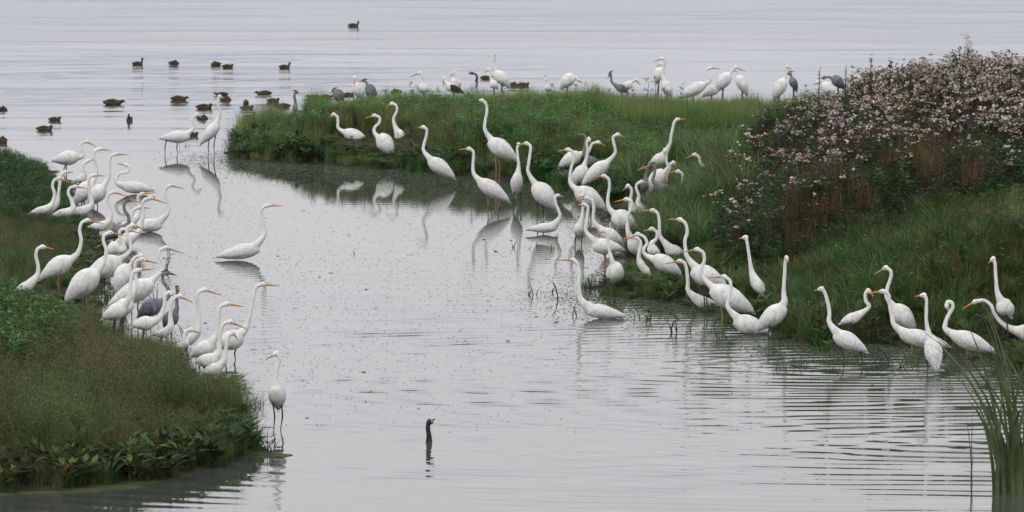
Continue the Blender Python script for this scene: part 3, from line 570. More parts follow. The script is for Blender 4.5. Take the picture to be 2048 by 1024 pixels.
calm = mth('MULTIPLY', noise(1.6, (.3, 1.6, 1), 3), .0005)
h = calm
fine = mth('MULTIPLY', noise(9, (.8, 1.3, 1), 2), .0002)
h = mth('ADD', h, fine)
def fdist(p):     # wave trains stretched across the channel
    return mth('SQRT', mth('ADD', mth('POWER', mth('MULTIPLY', mth('SUBTRACT', PX, p[0]), .45), 2), mth('POWER', mth('SUBTRACT', PY, p[1]), 2)))
for (cx, cy, lam, amp, fall) in [(1865, 735, .34, .0034, 6.5), (1700, 728, .27, .0018, 5), (2150, 880, .40, .0042, 7), (1560, 684, .30, .0012, 4), (858, 884, .22, .0012, 1.0), (1180, 640, .28, .0007, 2.0), (1400, 650, .3, .0008, 2.2)]:
    pc = ground(cx, cy); d = fdist(pc); dn = mth('ADD', d, mth('MULTIPLY', noise(.7, (.5, 1, 1), 2, (cx, 0, 0)), .55))
    am = mth('MULTIPLY', mth('EXPONENT', mth('MULTIPLY', d, -1 / fall)), mth('MULTIPLY', smooth(noise(.9, (.35, 1.1, 1), 2, (0, cy, 0)), .3, .62, .25, 1), amp))
    h = mth('ADD', h, mth('MULTIPLY', mth('SINE', mth('MULTIPLY', dn, 2 * math.pi / lam)), am))
far = smooth(mth('ADD', PY, mth('MULTIPLY', noise(.35, (.25, 1, 1), 2), 2.5)), 116, 122)
ruff = smooth(mth('ADD', PY, mth('MULTIPLY', noise(.15, (.3, 1, 1), 3), 5)), 148.5, 150.5)
patch = mth('MULTIPLY', smooth(vdist(ground(290, 160)), 2, 12, 1, 0), smooth(noise(.6, (.3, .8, 1), 4), .42, .60))
patch = mth('ADD', patch, mth('MULTIPLY', smooth(noise(.45, (.3, 1.0, 1), 5, (5, 3, 0)), .45, .68), .30))
h = mth('ADD', h, mth('MULTIPLY', mth('MULTIPLY', noise(.8, (.4, 1.3, 1), 5), mth('ADD', .006, mth('MULTIPLY', patch, .08))), far))
h = mth('ADD', h, mth('MULTIPLY', mth('MULTIPLY', noise(.9, (.35, 1.2, 1), 5), .012), ruff))
bn = tn.new('ShaderNodeBump'); bn.inputs['Strength'].default_value = 1; bn.inputs['Distance'].default_value = 1; tl.new(h, bn.inputs['Height']); tl.new(bn.outputs[0], pb.inputs['Normal'])
tl.new(mth('ADD', mth('MULTIPLY', far, .05), mth('ADD', .03, mth('MULTIPLY', ruff, .05))), pb.inputs['Roughness'])
xs = [-3000, -60, -20, 20, 60, 3000]; ys = [20, 60, 100, 140, 200, 6000]
V = [(x, y, 0) for y in ys for x in xs]; F = [(j * 6 + i, j * 6 + i + 1, j * 6 + i + 7, j * 6 + i + 6) for j in range(5) for i in range(5)]
tag(new_mesh('water', V, F, [wm], smooth=False), 'calm grey lilac lake water with fine ripples', 'water', kind='structure')

# ================= vegetation =================
def rc(c, j=.25): return np.array(c) * (1 + (random.random() - .5) * j)
class TPL:
    def __init__(s): s.V = []; s.F = []; s.C = []
    def blade(s, base, d, h, w, bend, col, seg=3, tipw=0, side=None):
        d = nrm(np.array([d[0], d[1], 0])); sd = np.array([-d[1], d[0], 0]) if side is None else side; b0 = len(s.V)
        for i in range(seg + 1):
            t_ = i / seg; p = np.array(base) + d * (bend * t_ * t_) + np.array([0, 0, h * (t_ - .35 * (bend / max(h, .01)) * t_ ** 3)])
            ww = w * (1 - t_) ** .6 + tipw
            s.V += [p - sd * ww / 2, p + sd * ww / 2]; s.C += [col, col]
        for i in range(seg): s.F.append((b0 + 2 * i, b0 + 2 * i + 1, b0 + 2 * i + 3, b0 + 2 * i + 2))
    def leaf(s, p, d, l, w, col, fold=.25):
        d = nrm(d); sd = nrm(np.cross(d, [0, 0, 1]) + 1e-6); up = np.cross(sd, d); p = np.array(p); b = len(s.V)
        m = p + d * l * .45; e = p + d * l - up * l * .12
        s.V += [p, m - sd * w / 2 + up * w * fold, m - up * .0, m + sd * w / 2 + up * w * fold, e]; s.C += [col] * 5
        s.F += [(b, b + 2, b + 1, b + 1), (b, b + 3, b + 2, b + 2), (b + 1, b + 2, b + 4, b + 4), (b + 2, b + 3, b + 4, b + 4)]
    def puff(s, p, r, col):
        for q in range(5):
            a = random.random() * 6.28; z = random.uniform(-.5, .9); n = nrm([math.cos(a), math.sin(a), z]); u = nrm(np.cross(n, [.3, .2, 1])); v = np.cross(n, u); b = len(s.V)
            c = np.array(p) + n * r * .35; c1 = rc(col, .35); rr = r * random.uniform(.6, 1.1)
            s.V += [c + u * rr, c + v * rr * .8, c - u * rr * .9, c - v * rr]; s.C += [c1] * 4; s.F.append((b, b + 1, b + 2, b + 3))
    def arr(s):
        F = np.array([f if len(f) == 4 else f + (f[-1],) for f in s.F]); return np.array(s.V), F, np.array(s.C)
def rdir():
    a = random.random() * 6.283; return (math.cos(a), math.sin(a))
def t_grass(n=46, h=(.5, 1), w=.006, r=.12, col=(.075, .095, .03), c2=(.14, .12, .055), bend=.5, seg=2, pan=True):
    T = TPL()
    for i in range(n):
        a = rdir(); rr = r * math.sqrt(random.random()); b = (a[0] * rr, a[1] * rr, -.02); hh = random.uniform(*h)
        c = rc(col if random.random() < .72 else c2, .4); T.blade(b, rdir(), hh, w * random.uniform(.7, 1.4), hh * bend * random.random(), c, seg)
        if pan and i % 3 == 0:                               # airy seed panicle
            d = rdir()
            for q in range(7):
                z = hh * random.uniform(.72, 1.12); T.blade((b[0] + random.uniform(-.05, .05), b[1] + random.uniform(-.05, .05), z), rdir(), .03, .007, .02, rc(c2, .4), 1)
    return T.arr()
def t_herb(h=1, n=34, ll=.13, lw=.034, col=(.055, .115, .03), stems=4, r=.13):
    T = TPL()
    for k in range(stems):
        a = rdir(); rr = r * math.sqrt(random.random()); bx, by = a[0] * rr, a[1] * rr; lean = rdir(); hh = h * random.uniform(.6, 1); c = rc(col, .5)
        T.blade((bx, by, -.02), lean, hh, .008, .1, c * .8, 2, .004)
        for q in range(n // stems * 2):
            z = hh * (1 - random.random() ** 1.7 * .95); t_ = z / hh; d = rdir(); el = random.uniform(-.1, .9)
            T.leaf((bx + lean[0] * .1 * t_ * t_, by + lean[1] * .1 * t_ * t_, z), np.array([d[0], d[1], el]), ll * random.uniform(.5, 1.1), lw * random.uniform(.7, 1.2), c * random.uniform(.75, 1.25))
    return T.arr()
def t_dock(n=13, h=1, r=.11):
    T = TPL()
    pal = [(.035, .06, .025), (.045, .075, .03), (.06, .085, .035), (.13, .05, .02), (.19, .16, .03)]
    for i in range(n):
        a = rdir(); rr = r * random.random(); c = rc(random.choices(pal, [5, 5, 4, .8, .5])[0], .4); z = h * random.uniform(.2, .7); b = np.array((a[0] * rr, a[1] * rr, 0)); d = rdir()
        T.blade((b[0], b[1], -.02), d, z, .007, .04, c * .9, 1, .004)
        T.leaf((b[0] + d[0] * .04, b[1] + d[1] * .04, z), np.array([d[0] * .7, d[1] * .7, random.uniform(.2, 1.3)]), h * random.uniform(.28, .48), h * random.uniform(.07, .13), c)
    return T.arr()
def t_sedge(n=46, h=(.6, 1), w=.013, r=.14, col=(.05, .10, .03), bend=.75):
    T = TPL()
    for i in range(n):
        a = rdir(); rr = r * math.sqrt(random.random()); hh = random.uniform(*h); T.blade((a[0] * rr, a[1] * rr, -.02), rdir(), hh, w * random.uniform(.6, 1.3), hh * bend * random.random() ** .7, rc(col if random.random() < .88 else (.15, .13, .06), .5), 5)
    return T.arr()
def t_thistle(h=1.0, heads=21, dens=1.0):
    T = TPL()
    cl = [(rdir(), random.uniform(.02, .2), random.uniform(.8, 1.04)) for _ in range(6)]
    for k in range(3):
        a = rdir(); bx, by = a[0] * .1, a[1] * .1; lean = rdir(); hh = h * random.uniform(.75, 1); sc = rc((.07, .06, .04), .5)
        T.blade((bx, by, -.03), lean, hh * .9, .010, .12, sc, 3, .006)
        T.blade((bx, by, -.03), (lean[1], -lean[0]), hh * .85, .010, .02, sc, 3, .006)
        for q in range(34):
            z = hh * random.uniform(.08, .92); d = rdir(); c = rc((.05, .075, .035) if random.random() < .75 else (.09, .06, .04), .5)
            T.leaf((bx + lean[0] * .1 * (z / hh) ** 2, by + lean[1] * .1 * (z / hh) ** 2, z), np.array([d[0], d[1], random.uniform(-.2, .9)]), random.uniform(.06, .15), .03, c)
        for q in range(int(heads / 3)):
            d, rr, cz = random.choice(cl); z = h * cz + random.uniform(-.05, .03); p = np.array((d[0] * rr + random.uniform(-.045, .045), d[1] * rr + random.uniform(-.045, .045), z))
            s0 = np.array((bx + lean[0] * .07, by + lean[1] * .07, z - .12)); v = p - s0
            T.blade(s0, v[:2] + 1e-4, v[2], .006, np.linalg.norm(v[:2]), sc, 1, .004)
            if random.random() < .22: T.puff(p, .016, (.10, .06, .04))
            else: T.puff(p, random.uniform(.015, .027), random.choice([(.58, .51, .45), (.46, .37, .31), (.28, .21, .16), (.66, .60, .54)]))
    return T.arr()
def t_rusty(n=60, h=(.5, 1.)):
    T = TPL()
    for i in range(n):
        a = rdir(); rr = .16 * math.sqrt(random.random()); hh = random.uniform(*h)
        T.blade((a[0] * rr, a[1] * rr, 0), (random.uniform(-.3, 1), random.uniform(-1, 1)), hh, .006, hh * .35 * random.random(), rc(random.choice([(.10, .045, .03), (.075, .04, .03), (.06, .07, .03), (.13, .09, .05)]), .4), 3)
    return T.arr()
GEN = dict(
    fine=[t_grass() for _ in range(5)], green=[t_grass(50, (.5, 1), .008, .13, (.05, .10, .025), (.09, .12, .04), .5, 2, False) for _ in range(4)],
    herb=[t_herb() for _ in range(5)], dock=[t_dock() for _ in range(5)], sedge=[t_sedge() for _ in range(5)],
    thistle=[t_thistle() for _ in range(7)], rusty=[t_rusty() for _ in range(4)])
OUT = {}
def scatter(poly, dens, kind, hrange, objn, tint=(1, 1, 1), inset=.05, wide=1.0, var=.3, sel=None, clear=True, taper=True):
    """plants of one kind over a patch of land; the patch outline is a list of photo pixels on the water plane"""
    pg = poly3(poly); x0, y0 = pg.min(0); x1, y1 = pg.max(0); n = rng.poisson((x1 - x0) * (y1 - y0) * dens)
    P = np.c_[rng.uniform(x0, x1, n), rng.uniform(y0, y1, n)]
    P = P[sdist(P, pg) > 0]
    dl = np.maximum(sdist(P, PL), sdist(P, PR)) + wob(P) * .6; P = P[dl > inset]
    if sel is not None: P = P[sel(P)]
    if not len(P): return
    z = zland(P); pn = np.clip(.5 + .35 * np.sin(P[:, 0] * 1.9 + 2 * np.sin(P[:, 1] * .7)) * np.sin(P[:, 1] * 1.3 + P[:, 0]) + .3 * np.sin(P[:, 0] * 5.1 + 1.7 * np.sin(P[:, 1] * 2.1)) * np.sin(P[:, 1] * 3.7), 0, 1)
    h = (hrange[0] + (hrange[1] - hrange[0]) * (.5 * rng.random(len(P)) + .5 * pn))
    if taper and kind in ('fine', 'green', 'herb'): dk = np.maximum(sdist(P, PL), sdist(P, PR)); h = h * np.clip(.38 + .62 * dk / 1.3, .38, 1)
    fx, fy = to_px(np.c_[P, z]); 
    if clear:
        topz = np.c_[P, z + h]; _, ty = to_px(topz); pxm = FPX / P[:, 1]
        for (a, b, w, vb) in BIRDS:
            m = (fx > a - .13 * pxm) & (fx < b + .13 * pxm) & (P[:, 1] < ground(1024, w)[1] + .25) & (ty < vb)
            hm = np.clip((fy - vb) / pxm, 0, 9); h = np.where(m, np.minimum(h, np.maximum(hm * rng.uniform(.95, 1.4, len(P)), .09)), h)
        k = h > .05; P, z, h, pn = P[k], z[k], h[k], pn[k]
    for gi, (V, F, C) in enumerate(GEN[kind]):
        m = rng.integers(0, len(GEN[kind]), len(P)) == gi if gi < 0 else (np.arange(len(P)) % len(GEN[kind]) == gi)
        p, zz, hh, pp = P[m], z[m], h[m], pn[m]; k = len(p)
        if not k: continue
        a = rng.uniform(0, 6.283, k); ca, sa = np.cos(a)[:, None], np.sin(a)[:, None]
        sxy = np.clip(hh ** .5 * 1.15, .4, 1.2)[:, None] * wide if kind not in ('thistle',) else wide * np.ones((k, 1))
        X = (V[None, :, 0] * ca - V[None, :, 1] * sa) * sxy + p[:, 0:1]; Yy = (V[None, :, 0] * sa + V[None, :, 1] * ca) * sxy + p[:, 1:2]; Z = V[None, :, 2] * hh[:, None] + zz[:, None]
        VV = np.stack([X, Yy, Z], -1).reshape(-1, 3); FF = (F[None] + (np.arange(k) * len(V))[:, None, None]).reshape(-1, 4)
        tv = (1 + var * (rng.random((k, 1, 1)) - .5) * 2) * (1 + .18 * (rng.random((k, 1, 3)) - .5)) * (1 + (pp[:, None, None] - .5) * np.array([-.45, .10, -.2]) * (.15 if kind in ('thistle', 'rusty') else 1)); CC = (C[None] * np.array(tint) * tv).reshape(-1, 3)
        L = OUT.setdefault(objn, [[], [], [], 0]); L[0].append(VV); L[1].append(FF + L[3]); L[2].append(CC); L[3] += len(VV)
def flush(objn, label, cat, trans=.25, rough=.6):
    V, F, C = (np.vstack(OUT[objn][i]) for i in range(3)); me = bpy.data.meshes.new(objn)
    # quads, with degenerate ones as triangles
    tri = F[:, 2] == F[:, 3]; loops = np.concatenate([F[~tri].ravel(), F[tri][:, :3].ravel()]); nq, ntri = (~tri).sum(), tri.sum()
    ls = np.r_[np.arange(nq) * 4, nq * 4 + np.arange(ntri) * 3]
    me.vertices.add(len(V)); me.vertices.foreach_set('co', V.astype(np.float32).ravel()); me.loops.add(len(loops)); me.loops.foreach_set('vertex_index', loops.astype(np.int32))
    me.polygons.add(nq + ntri); me.polygons.foreach_set('loop_start', ls.astype(np.int32)); me.update(calc_edges=True); me.validate()
    at_ = me.color_attributes.new('Col', 'FLOAT_COLOR', 'POINT'); at_.data.foreach_set('color', np.c_[C, np.ones(len(C))].astype(np.float32).ravel())
    me.materials.append(mat(objn + '_leaf', (.1, .1, .1), rough, .25, attr=True, trans=trans, noise=(1.2, (.8, .8, .8), (1.15, 1.15, 1.1), (1, 1, 1))))
    o = bpy.data.objects.new(objn, me); COL.objects.link(o); tag(o, label, cat, kind='stuff'); print(objn, len(F)); return o
LB = LEFT
edgeL = lambda P: sdist(P, PL) < .9
edgeR = lambda P: sdist(P, PR) < .7
# left bank
G1_, G2_ = (.86, 1.05, .95), (2.45, 2.0, 2.4)
scatter([(-300, 1010), (600, 1010), (600, 700), (-300, 700)], 42, 'fine', (.50, .70), 'olive_grass', tint=G1_)
scatter([(150, 880), (530, 880), (530, 740), (180, 660)], 34, 'fine', (.66, .84), 'olive_grass', taper=False, tint=G1_)
scatter([(-300, 1010), (600, 1010), (600, 780), (-300, 780)], 22, 'dock', (.20, .44), 'shore_herbs', sel=lambda P: sdist(P, PL) < .7 + .7 * rng.random(len(P)), tint=(1.2, 1.3, 1.1), var=.5)
scatter([(-300, 1010), (600, 1010), (600, 780), (-300, 780)], 12, 'sedge', (.22, .36), 'shore_sedge', sel=edgeL, tint=(1.1, 1.1, 1.1))
scatter([(-300, 810), (60, 810), (150, 740), (150, 660), (-300, 640)], 26, 'herb', (.50, .72), 'leafy_herbs', tint=(1.25, 1.4, 1.2), var=.55)
scatter([(-300, 650), (260, 650), (260, 455), (-300, 455)], 40, 'fine', (.28, .42), 'olive_grass', tint=G1_)
scatter([(-300, 650), (260, 650), (260, 455), (-300, 455)], 9, 'green', (.24, .36), 'green_grass', tint=(1.2, 1.3, 1.3))
scatter([(-300, 640), (260, 640), (260, 465), (-300, 465)], 9, 'dock', (.16, .26), 'shore_herbs', sel=lambda P: sdist(P, PL) < .5, tint=(1.1, 1.2, 1.1))
scatter([(-300, 475), (260, 475), (260, 300), (-300, 300)], 26, 'herb', (.30, .46), 'leafy_herbs', tint=(.85, .95, 1.0), var=.5)
scatter([(-300, 475), (260, 475), (260, 300), (-300, 300)], 12, 'green', (.35, .5), 'green_grass', tint=(.9, 1.0, .95))
# island
isl = [(430, 380), (1480, 420), (1750, 420), (1800, 220), (430, 220)]
scatter(isl, 28, 'green', (.26, .50), 'green_grass', tint=G2_)
scatter([(1180, 300), (1700, 300), (1700, 235), (1180, 235)], 34, 'green', (.52, .80), 'green_grass', tint=G2_, inset=-.1, taper=False)
scatter([(430, 290), (1500, 290), (1500, 235), (430, 235)], 30, 'green', (.60, .85), 'green_grass', tint=G2_, inset=-.1, taper=False)
scatter(isl, 18, 'herb', (.28, .46), 'leafy_herbs', tint=(1.7, 1.7, 1.9), var=.45)
scatter(isl, 14, 'fine', (.26, .46), 'olive_grass', tint=(1.35, 1.7, 1.6))
scatter(isl, 16, 'dock', (.20, .40), 'shore_herbs', sel=lambda P: sdist(P, PR) < .3 + .7 * rng.random(len(P)), tint=(1.0, 1.2, 1.2), var=.5)
scatter(isl, 12, 'sedge', (.26, .44), 'shore_sedge', sel=edgeR, tint=(1.2, 1.35, 1.4))
# thistle bank: on top of the sloping shore
th = [(1430, 575), (2700, 590), (2700, 380), (1500, 380), (1430, 470)]
back = [(1450, 500), (1560, 520), (1750, 540), (2048, 552), (2700, 560), (2700, 405), (1640, 405), (1500, 430), (1440, 470)]
scatter(back, 11, 'thistle', (.48, 1.02), 'thistle_thicket', var=.25, sel=lambda P: rng.random(len(P)) < np.clip(.16 + (P[:, 0] - 3.7) / 2.8, .08, 1) * np.clip((P[:, 1] - 95) / 5, .2, 1))
scatter(th, 1.5, 'thistle', (.55, .85), 'thistle_thicket', var=.3)
scatter(th, 16, 'green', (.35, .62), 'green_grass', tint=(.85, .85, .8))
scatter(th, 14, 'herb', (.38, .78), 'leafy_herbs', tint=(.8, .85, .9), var=.5)
scatter(th, 5, 'rusty', (.5, .95), 'rusty_grass', tint=(1.0, 1.05, .95))
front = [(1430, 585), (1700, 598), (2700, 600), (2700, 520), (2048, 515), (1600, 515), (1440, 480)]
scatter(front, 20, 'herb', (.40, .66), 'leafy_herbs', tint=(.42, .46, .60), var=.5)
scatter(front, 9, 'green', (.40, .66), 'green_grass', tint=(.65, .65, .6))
scatter([(1560, 588), (1620, 490), (1990, 490), (1980, 592)], 17, 'rusty', (.60, .95), 'rusty_grass', tint=(1.25, 1.1, 1.05), sel=lambda P: np.sin(P[:, 0] * 3.3 + P[:, 1] * .6) > -.35)
scatter([(1440, 545), (1440, 480), (2600, 510), (2600, 575)], 5, 'rusty', (.50, .80), 'rusty_grass', tint=(1.0, 1.0, .95))
scatter([(1310, 480), (1330, 408), (1470, 402), (1520, 480)], 24, 'sedge', (.85, 1.1), 'shore_sedge', wide=1.2, tint=(1.6, 1.35, 1.5))
# right bank front
rf = [(1180, 720), (1250, 400), (1480, 380), (1480, 560), (2500, 590), (2600, 800)]
scatter(rf, 40, 'fine', (.20, .50), 'olive_grass', tint=(1.25, 1.3, 1.15), var=.5)
scatter(rf, 1.2, 'rusty', (.3, .5), 'rusty_grass', tint=(1.2, 1.3, 1.2))
scatter(rf, 14, 'herb', (.2, .50), 'leafy_herbs', tint=(1.0, 1.15, 1.1))
scatter([(1180, 720), (1180, 480), (2600, 480), (2600, 800)], 16, 'sedge', (.36, .66), 'shore_sedge', sel=lambda P: sdist(P, PR) < 3.4, tint=(1.4, 1.2, 1.25), var=.5)
scatter([(1180, 720), (1180, 480), (2600, 480), (2600, 800)], 12, 'green', (.36, .60), 'green_grass', sel=lambda P: sdist(P, PR) < 3.0, tint=(1.0, 1.05, .95))
scatter([(1160, 720), (1160, 480), (2600, 480), (2600, 800)], 13, 'dock', (.20, .38), 'shore_herbs', sel=lambda P: sdist(P, PR) < .3 + rng.random(len(P)), tint=(1.2, 1.3, 1.1), var=.5)
scatter([(1240, 540), (1270, 380), (1380, 350), (1480, 370), (1440, 540)], 16, 'sedge', (.5, .85), 'shore_sedge', wide=1.2, var=.5, tint=(1.7, 1.45, 1.6))
# plants standing in the shallows off the right shore
shw = [(1160, 790), (1160, 560), (2300, 600), (2300, 860)]
scatter(shw, 5, 'sedge', (.18, .42), 'shore_sedge', inset=-9, sel=lambda P: (sdist(P, PR) < .1) & (sdist(P, PR) > -.75 * rng.random(len(P))), tint=(.9, 1, .9), var=.5)
scatter(shw, 5, 'dock', (.16, .30), 'shore_herbs', inset=-9, sel=lambda P: (sdist(P, PR) < .1) & (sdist(P, PR) > -.6 * rng.random(len(P))), tint=(1, 1.1, 1), var=.5)
scatter([(900, 460), (900, 330), (1300, 330), (1300, 560)], 4, 'sedge', (.12, .32), 'shore_sedge', inset=-9, sel=lambda P: (sdist(P, PR) < .1) & (sdist(P, PR) > -1.6 * rng.random(len(P))), tint=(.9, 1, .9), var=.5)
scatter([(130, 800), (130, 420), (480, 420), (520, 860)], 4, 'sedge', (.12, .34), 'shore_sedge', inset=-9, sel=lambda P: (sdist(P, PL) < .1) & (sdist(P, PL) > -.7 * rng.random(len(P))), tint=(.9, 1, .9), var=.5)
flush('olive_grass', 'fine olive grass with airy seed heads over both banks', 'grass')
flush('green_grass', 'fresh green grass blades on the island and bank tops', 'grass')
flush('leafy_herbs', 'bright green leafy herbs covering the banks and island', 'plants')
flush('shore_herbs', 'broad leaved dark herbs with a few red leaves along the shores', 'plants')
flush('shore_sedge', 'long arching sedge blades along the water edges', 'plants')
flush('thistle_thicket', 'faded thistles with pinkish fluffy seed heads on the right bank', 'thistles', .15)
flush('rusty_grass', 'rust brown dry stalks in front of the thistles', 'grass', .15)

# ---- individual plants
M['leafg'] = mat('green_leaf', (.045, .09, .03), .5, .35, (3, (.04, .062, .022), (.10, .13, .045), (1, 1, 1)), trans=.2)
M['leafd'] = mat('dark_stalk', (.025, .03, .018), .6, .3, (9, (.015, .018, .012), (.04, .05, .025), (1, 1, 1)))
M['straw'] = mat('straw_plume', (.25, .2, .14), .8, .1, (9, (.18, .14, .1), (.32, .26, .19), (1, 1, 1)))
M['spike'] = mat('brown_seed_spike', (.07, .05, .035), .8, .1, (20, (.045, .035, .025), (.11, .08, .055), (1, 1, 1)))
M['fluff'] = mat('pale_thistle_fluff', (.42, .34, .3), .9, .05, (30, (.34, .26, .22), (.5, .42, .37), (1, 1, 1)))
M['algae'] = mat('green_algae', (.08, .11, .03), .7, .3, (4, (.018, .026, .010), (.06, .075, .02), (1, 1, 1)), .01)
def plant(name, label, cat, px, py, builder, mats, group=None, z=None):
    g = ground(px, py); zz = z if z is not None else float(max(zland(np.array([g[:2]]))[0], 0)) ; T = {}
    e = None; parts = builder(); parts = [(n, A) for n, A in parts.items()] if isinstance(parts, dict) else parts
    if len(parts) == 1:
        n, (V, F, C) = parts[0]; F = [tuple(f[:3]) if f[2] == f[3] else tuple(f) for f in F.tolist()]
        o = new_mesh(name, V, F, [mats[0]], smooth=False); o.location = (g[0], g[1], zz); return tag(o, label, cat, group)
    e = bpy.data.objects.new(name, None); COL.objects.link(e); e.location = (g[0], g[1], zz); tag(e, label, cat, group)
    for i, (n, (V, F, C)) in enumerate(parts):
        F = [tuple(f[:3]) if f[2] == f[3] else tuple(f) for f in F.tolist()]; new_mesh(n, V, F, [mats[min(i, len(mats) - 1)] if n != 'bud' else M['spike']], e, smooth=False)
    return e
def reeds(n, h, w, spread, lean=(0, 0), bend=.35):
    def b():
        T = TPL()
        for i in range(n):
            hh = h * random.uniform(.45, 1); d = nrm(np.array([random.uniform(-1, 1) + lean[0], random.uniform(-.6, .6) + lean[1], 0]))
            T.blade((random.uniform(-spread, spread), random.uniform(-spread, spread), -.05), d, hh, w * random.uniform(.6, 1.2), hh * bend * random.uniform(.2, 1.3), (1, 1, 1), 6, side=nrm(np.array([random.uniform(.5, 1), random.uniform(-.6, .6), 0])))
        return {'blades': T.arr()}
    return b
plant('reed_clump', 'tall green reed blades standing in the near right corner water', 'reeds', 2020, 985, reeds(22, 2.2, .045, .2, (-.6, 0), .42), [M['leafg']])
plant('reed_clump', 'dense reed blades cut by the right photo edge beside the corner clump', 'reeds', 2062, 960, reeds(28, 2.25, .045, .24, (-.35, 0), .32), [M['leafg']])
plant('reed_clump', 'two thin lone reed blades left of the near right corner clump', 'reeds', 1940, 965, reeds(3, .9, .014, .05, (-.2, 0), .2), [M['leafg']])
for (x, y, n, h, lab) in [
    (1560, 738, 12, .22, 'low arching reed tuft in water below the front sedge egret'), (1600, 735, 14, .28, 'bushy reed tuft in the shallows left of the one legged egret'),
    (1745, 738, 9, .30, 'bent reed stalks between the one legged egret and fallen reeds'), (1790, 735, 12, .3, 'dark reed tuft at the foot of the long billed leaning egret'),
    (1825, 730, 14, .34, 'fallen reed bundle left of the back turned egret'), (1205, 590, 16, .25, 'arching grass tuft at the left tip of the right shoreline'),
    (925, 385, 14, .26, 'green grass tuft in the channel between two wading egrets'), (1240, 560, 14, .5, 'tall reed blades rising between the middle right egrets'), (530, 903, 12, .35, 'arching reed tuft at the tip of the near left bank'),
    (500, 885, 14, .4, 'reddish tipped sedge tuft on the near left bank corner'), (720, 330, 14, .3, 'pale sedge tuft at the island front between the first egrets'), (575, 330, 10, .25, 'sedge tuft at the shaded island front left part'),
    (478, 312, 12, .35, 'thin stalks at the very tip of the island'), (455, 300, 9, .38, 'sparse bent stalks in water beside the island tip'), (365, 292, 5, .22, 'few green blades in front of the wading back egret'), (1255, 470, 10, .55, 'single tall blades crossing the heart of the right group'),
    (1920, 745, 8, .3, 'dark stalks left of the near right reeds'), (2000, 750, 16, .5, 'green blades below the arched neck at the right margin'), (385, 720, 7, .35, 'black bent stalks behind the near left grass')]:
    plant('grass_tuft', lab, 'grass tuft', x, y, reeds(n, h, .013, .10, (0, 0), .8), [M['leafd'] if 'dark' in lab or 'black' in lab or 'bent' in lab else M['leafg']], 'reed and grass tufts in the shallows')
def sprig(h, n, leafy):
    def b():
        T = TPL(); LV = []
        for i in range(n):
            T2 = TPL(); d = rdir(); hh = h * random.uniform(.5, 1); x = random.uniform(-.04, .04); T.blade((x, 0, -.04), (d[0], d[1] * .3), hh, .012, hh * random.uniform(.1, .6), (1, 1, 1), 4, .004, side=np.array([1., 0, 0]))
            T2.leaf((x + d[0] * hh * .2, 0, hh * .8), np.array([d[0], .2, random.uniform(-.3, 1.)]), (.10 if leafy else .05), (.035 if leafy else .012), (1, 1, 1))
            LV.append(('leaf', T2.arr()))
            if leafy: T2 = TPL(); T2.leaf((x, 0, hh * .6), np.array([-d[0], .3, .6]), .08, .03, (1, 1, 1)); LV.append(('leaf', T2.arr()))
        return [('stem', T.arr())] + LV
    return b
SPR = [(1030, 495, .12, 3, 0, 'right of two small twigs near the small floating egret'), (1062, 498, .08, 1, 0, 'tiny dark twig below the small floating egret'), (1120, 598, .30, 2, 0, 'tall forked black stalk left of the floating egret neck'),
       (1070, 590, .15, 2, 0, 'short bent stalk in open water left of the forked one'), (1055, 590, .12, 2, 0, 'leftmost bent stalk of the group in open water'), (1100, 585, .10, 2, 0, 'little twig between the bent stalks'), (1108, 497, .1, 2, 0, 'small spread twig below the small egret breast'),
       (1150, 632, .18, 2, 1, 'leafy sprig right before the floating egret breast'), (1178, 610, .08, 1, 1, 'single upright leaf behind the floating egret'), (1225, 625, .16, 3, 1, 'leafless shoots behind the floating egret tail'), (1275, 635, .12, 2, 1, 'two small upright leaves on green scum water'),
       (1345, 665, .26, 4, 1, 'tallest leafy arrowhead sprig in the open shallows'), (1360, 665, .24, 2, 1, 'leafy sprig right beside the tallest arrowhead one'), (1300, 640, .14, 5, 1, 'low dense leafy patch below the shoreline'), (1382, 662, .16, 1, 0, 'single curved stalk right of the arrowhead sprigs'),
       (1435, 680, .15, 3, 0, 'forked dark twigs before the water sitting egret'), (1452, 676, .10, 1, 1, 'small leaf shoot before the water sitting egret'), (1468, 674, .06, 1, 0, 'shortest twig before the water sitting egret'), (1420, 625, .1, 2, 1, 'leaves at the foot of the one legged kinked neck egret'), (705, 508, .05, 2, 0, 'tiny floating twig in the centre of the channel'),
       (310, 610, .25, 3, 0, 'dark stalk with leaves between left bank egrets'), (335, 540, .22, 3, 1, 'dark leaves standing in the water behind heavy billed egret'), (150, 600, .2, 5, 1, 'dark leaves at the feet of the pink legged egret'), (250, 630, .25, 5, 1, 'green leaves beside the slanting tail egret'),
       (370, 690, .3, 5, 0, 'black bare stalks beside the slim heron'), (540, 905, .14, 3, 1, 'small leafy shoots at the algae tip')]
for (x, y, h, n, lf, lab) in SPR:
    plant('water_sprig', lab, 'water plant', x, y, sprig(h * 1.45, n, lf), [M['leafd'], M['leafg'] if lf else M['leafd']], 'sprigs emerging from the shallow water')
def skysprig(h):
    def b():
        T = TPL(); T2 = TPL(); T.blade((0, 0, -.05), (1, 0), h, .012, .04, (1, 1, 1), 3, .006, side=np.array([1., 0, 0]))
        for q in range(26):
            z = h * random.uniform(.35, 1); d = rdir(); T2.leaf((0, 0, z), np.array([d[0], d[1], random.uniform(.1, .9)]), .09, .026, (1, 1, 1))
        return {'stem': T.arr(), 'leaf': T2.arr()}
    return b
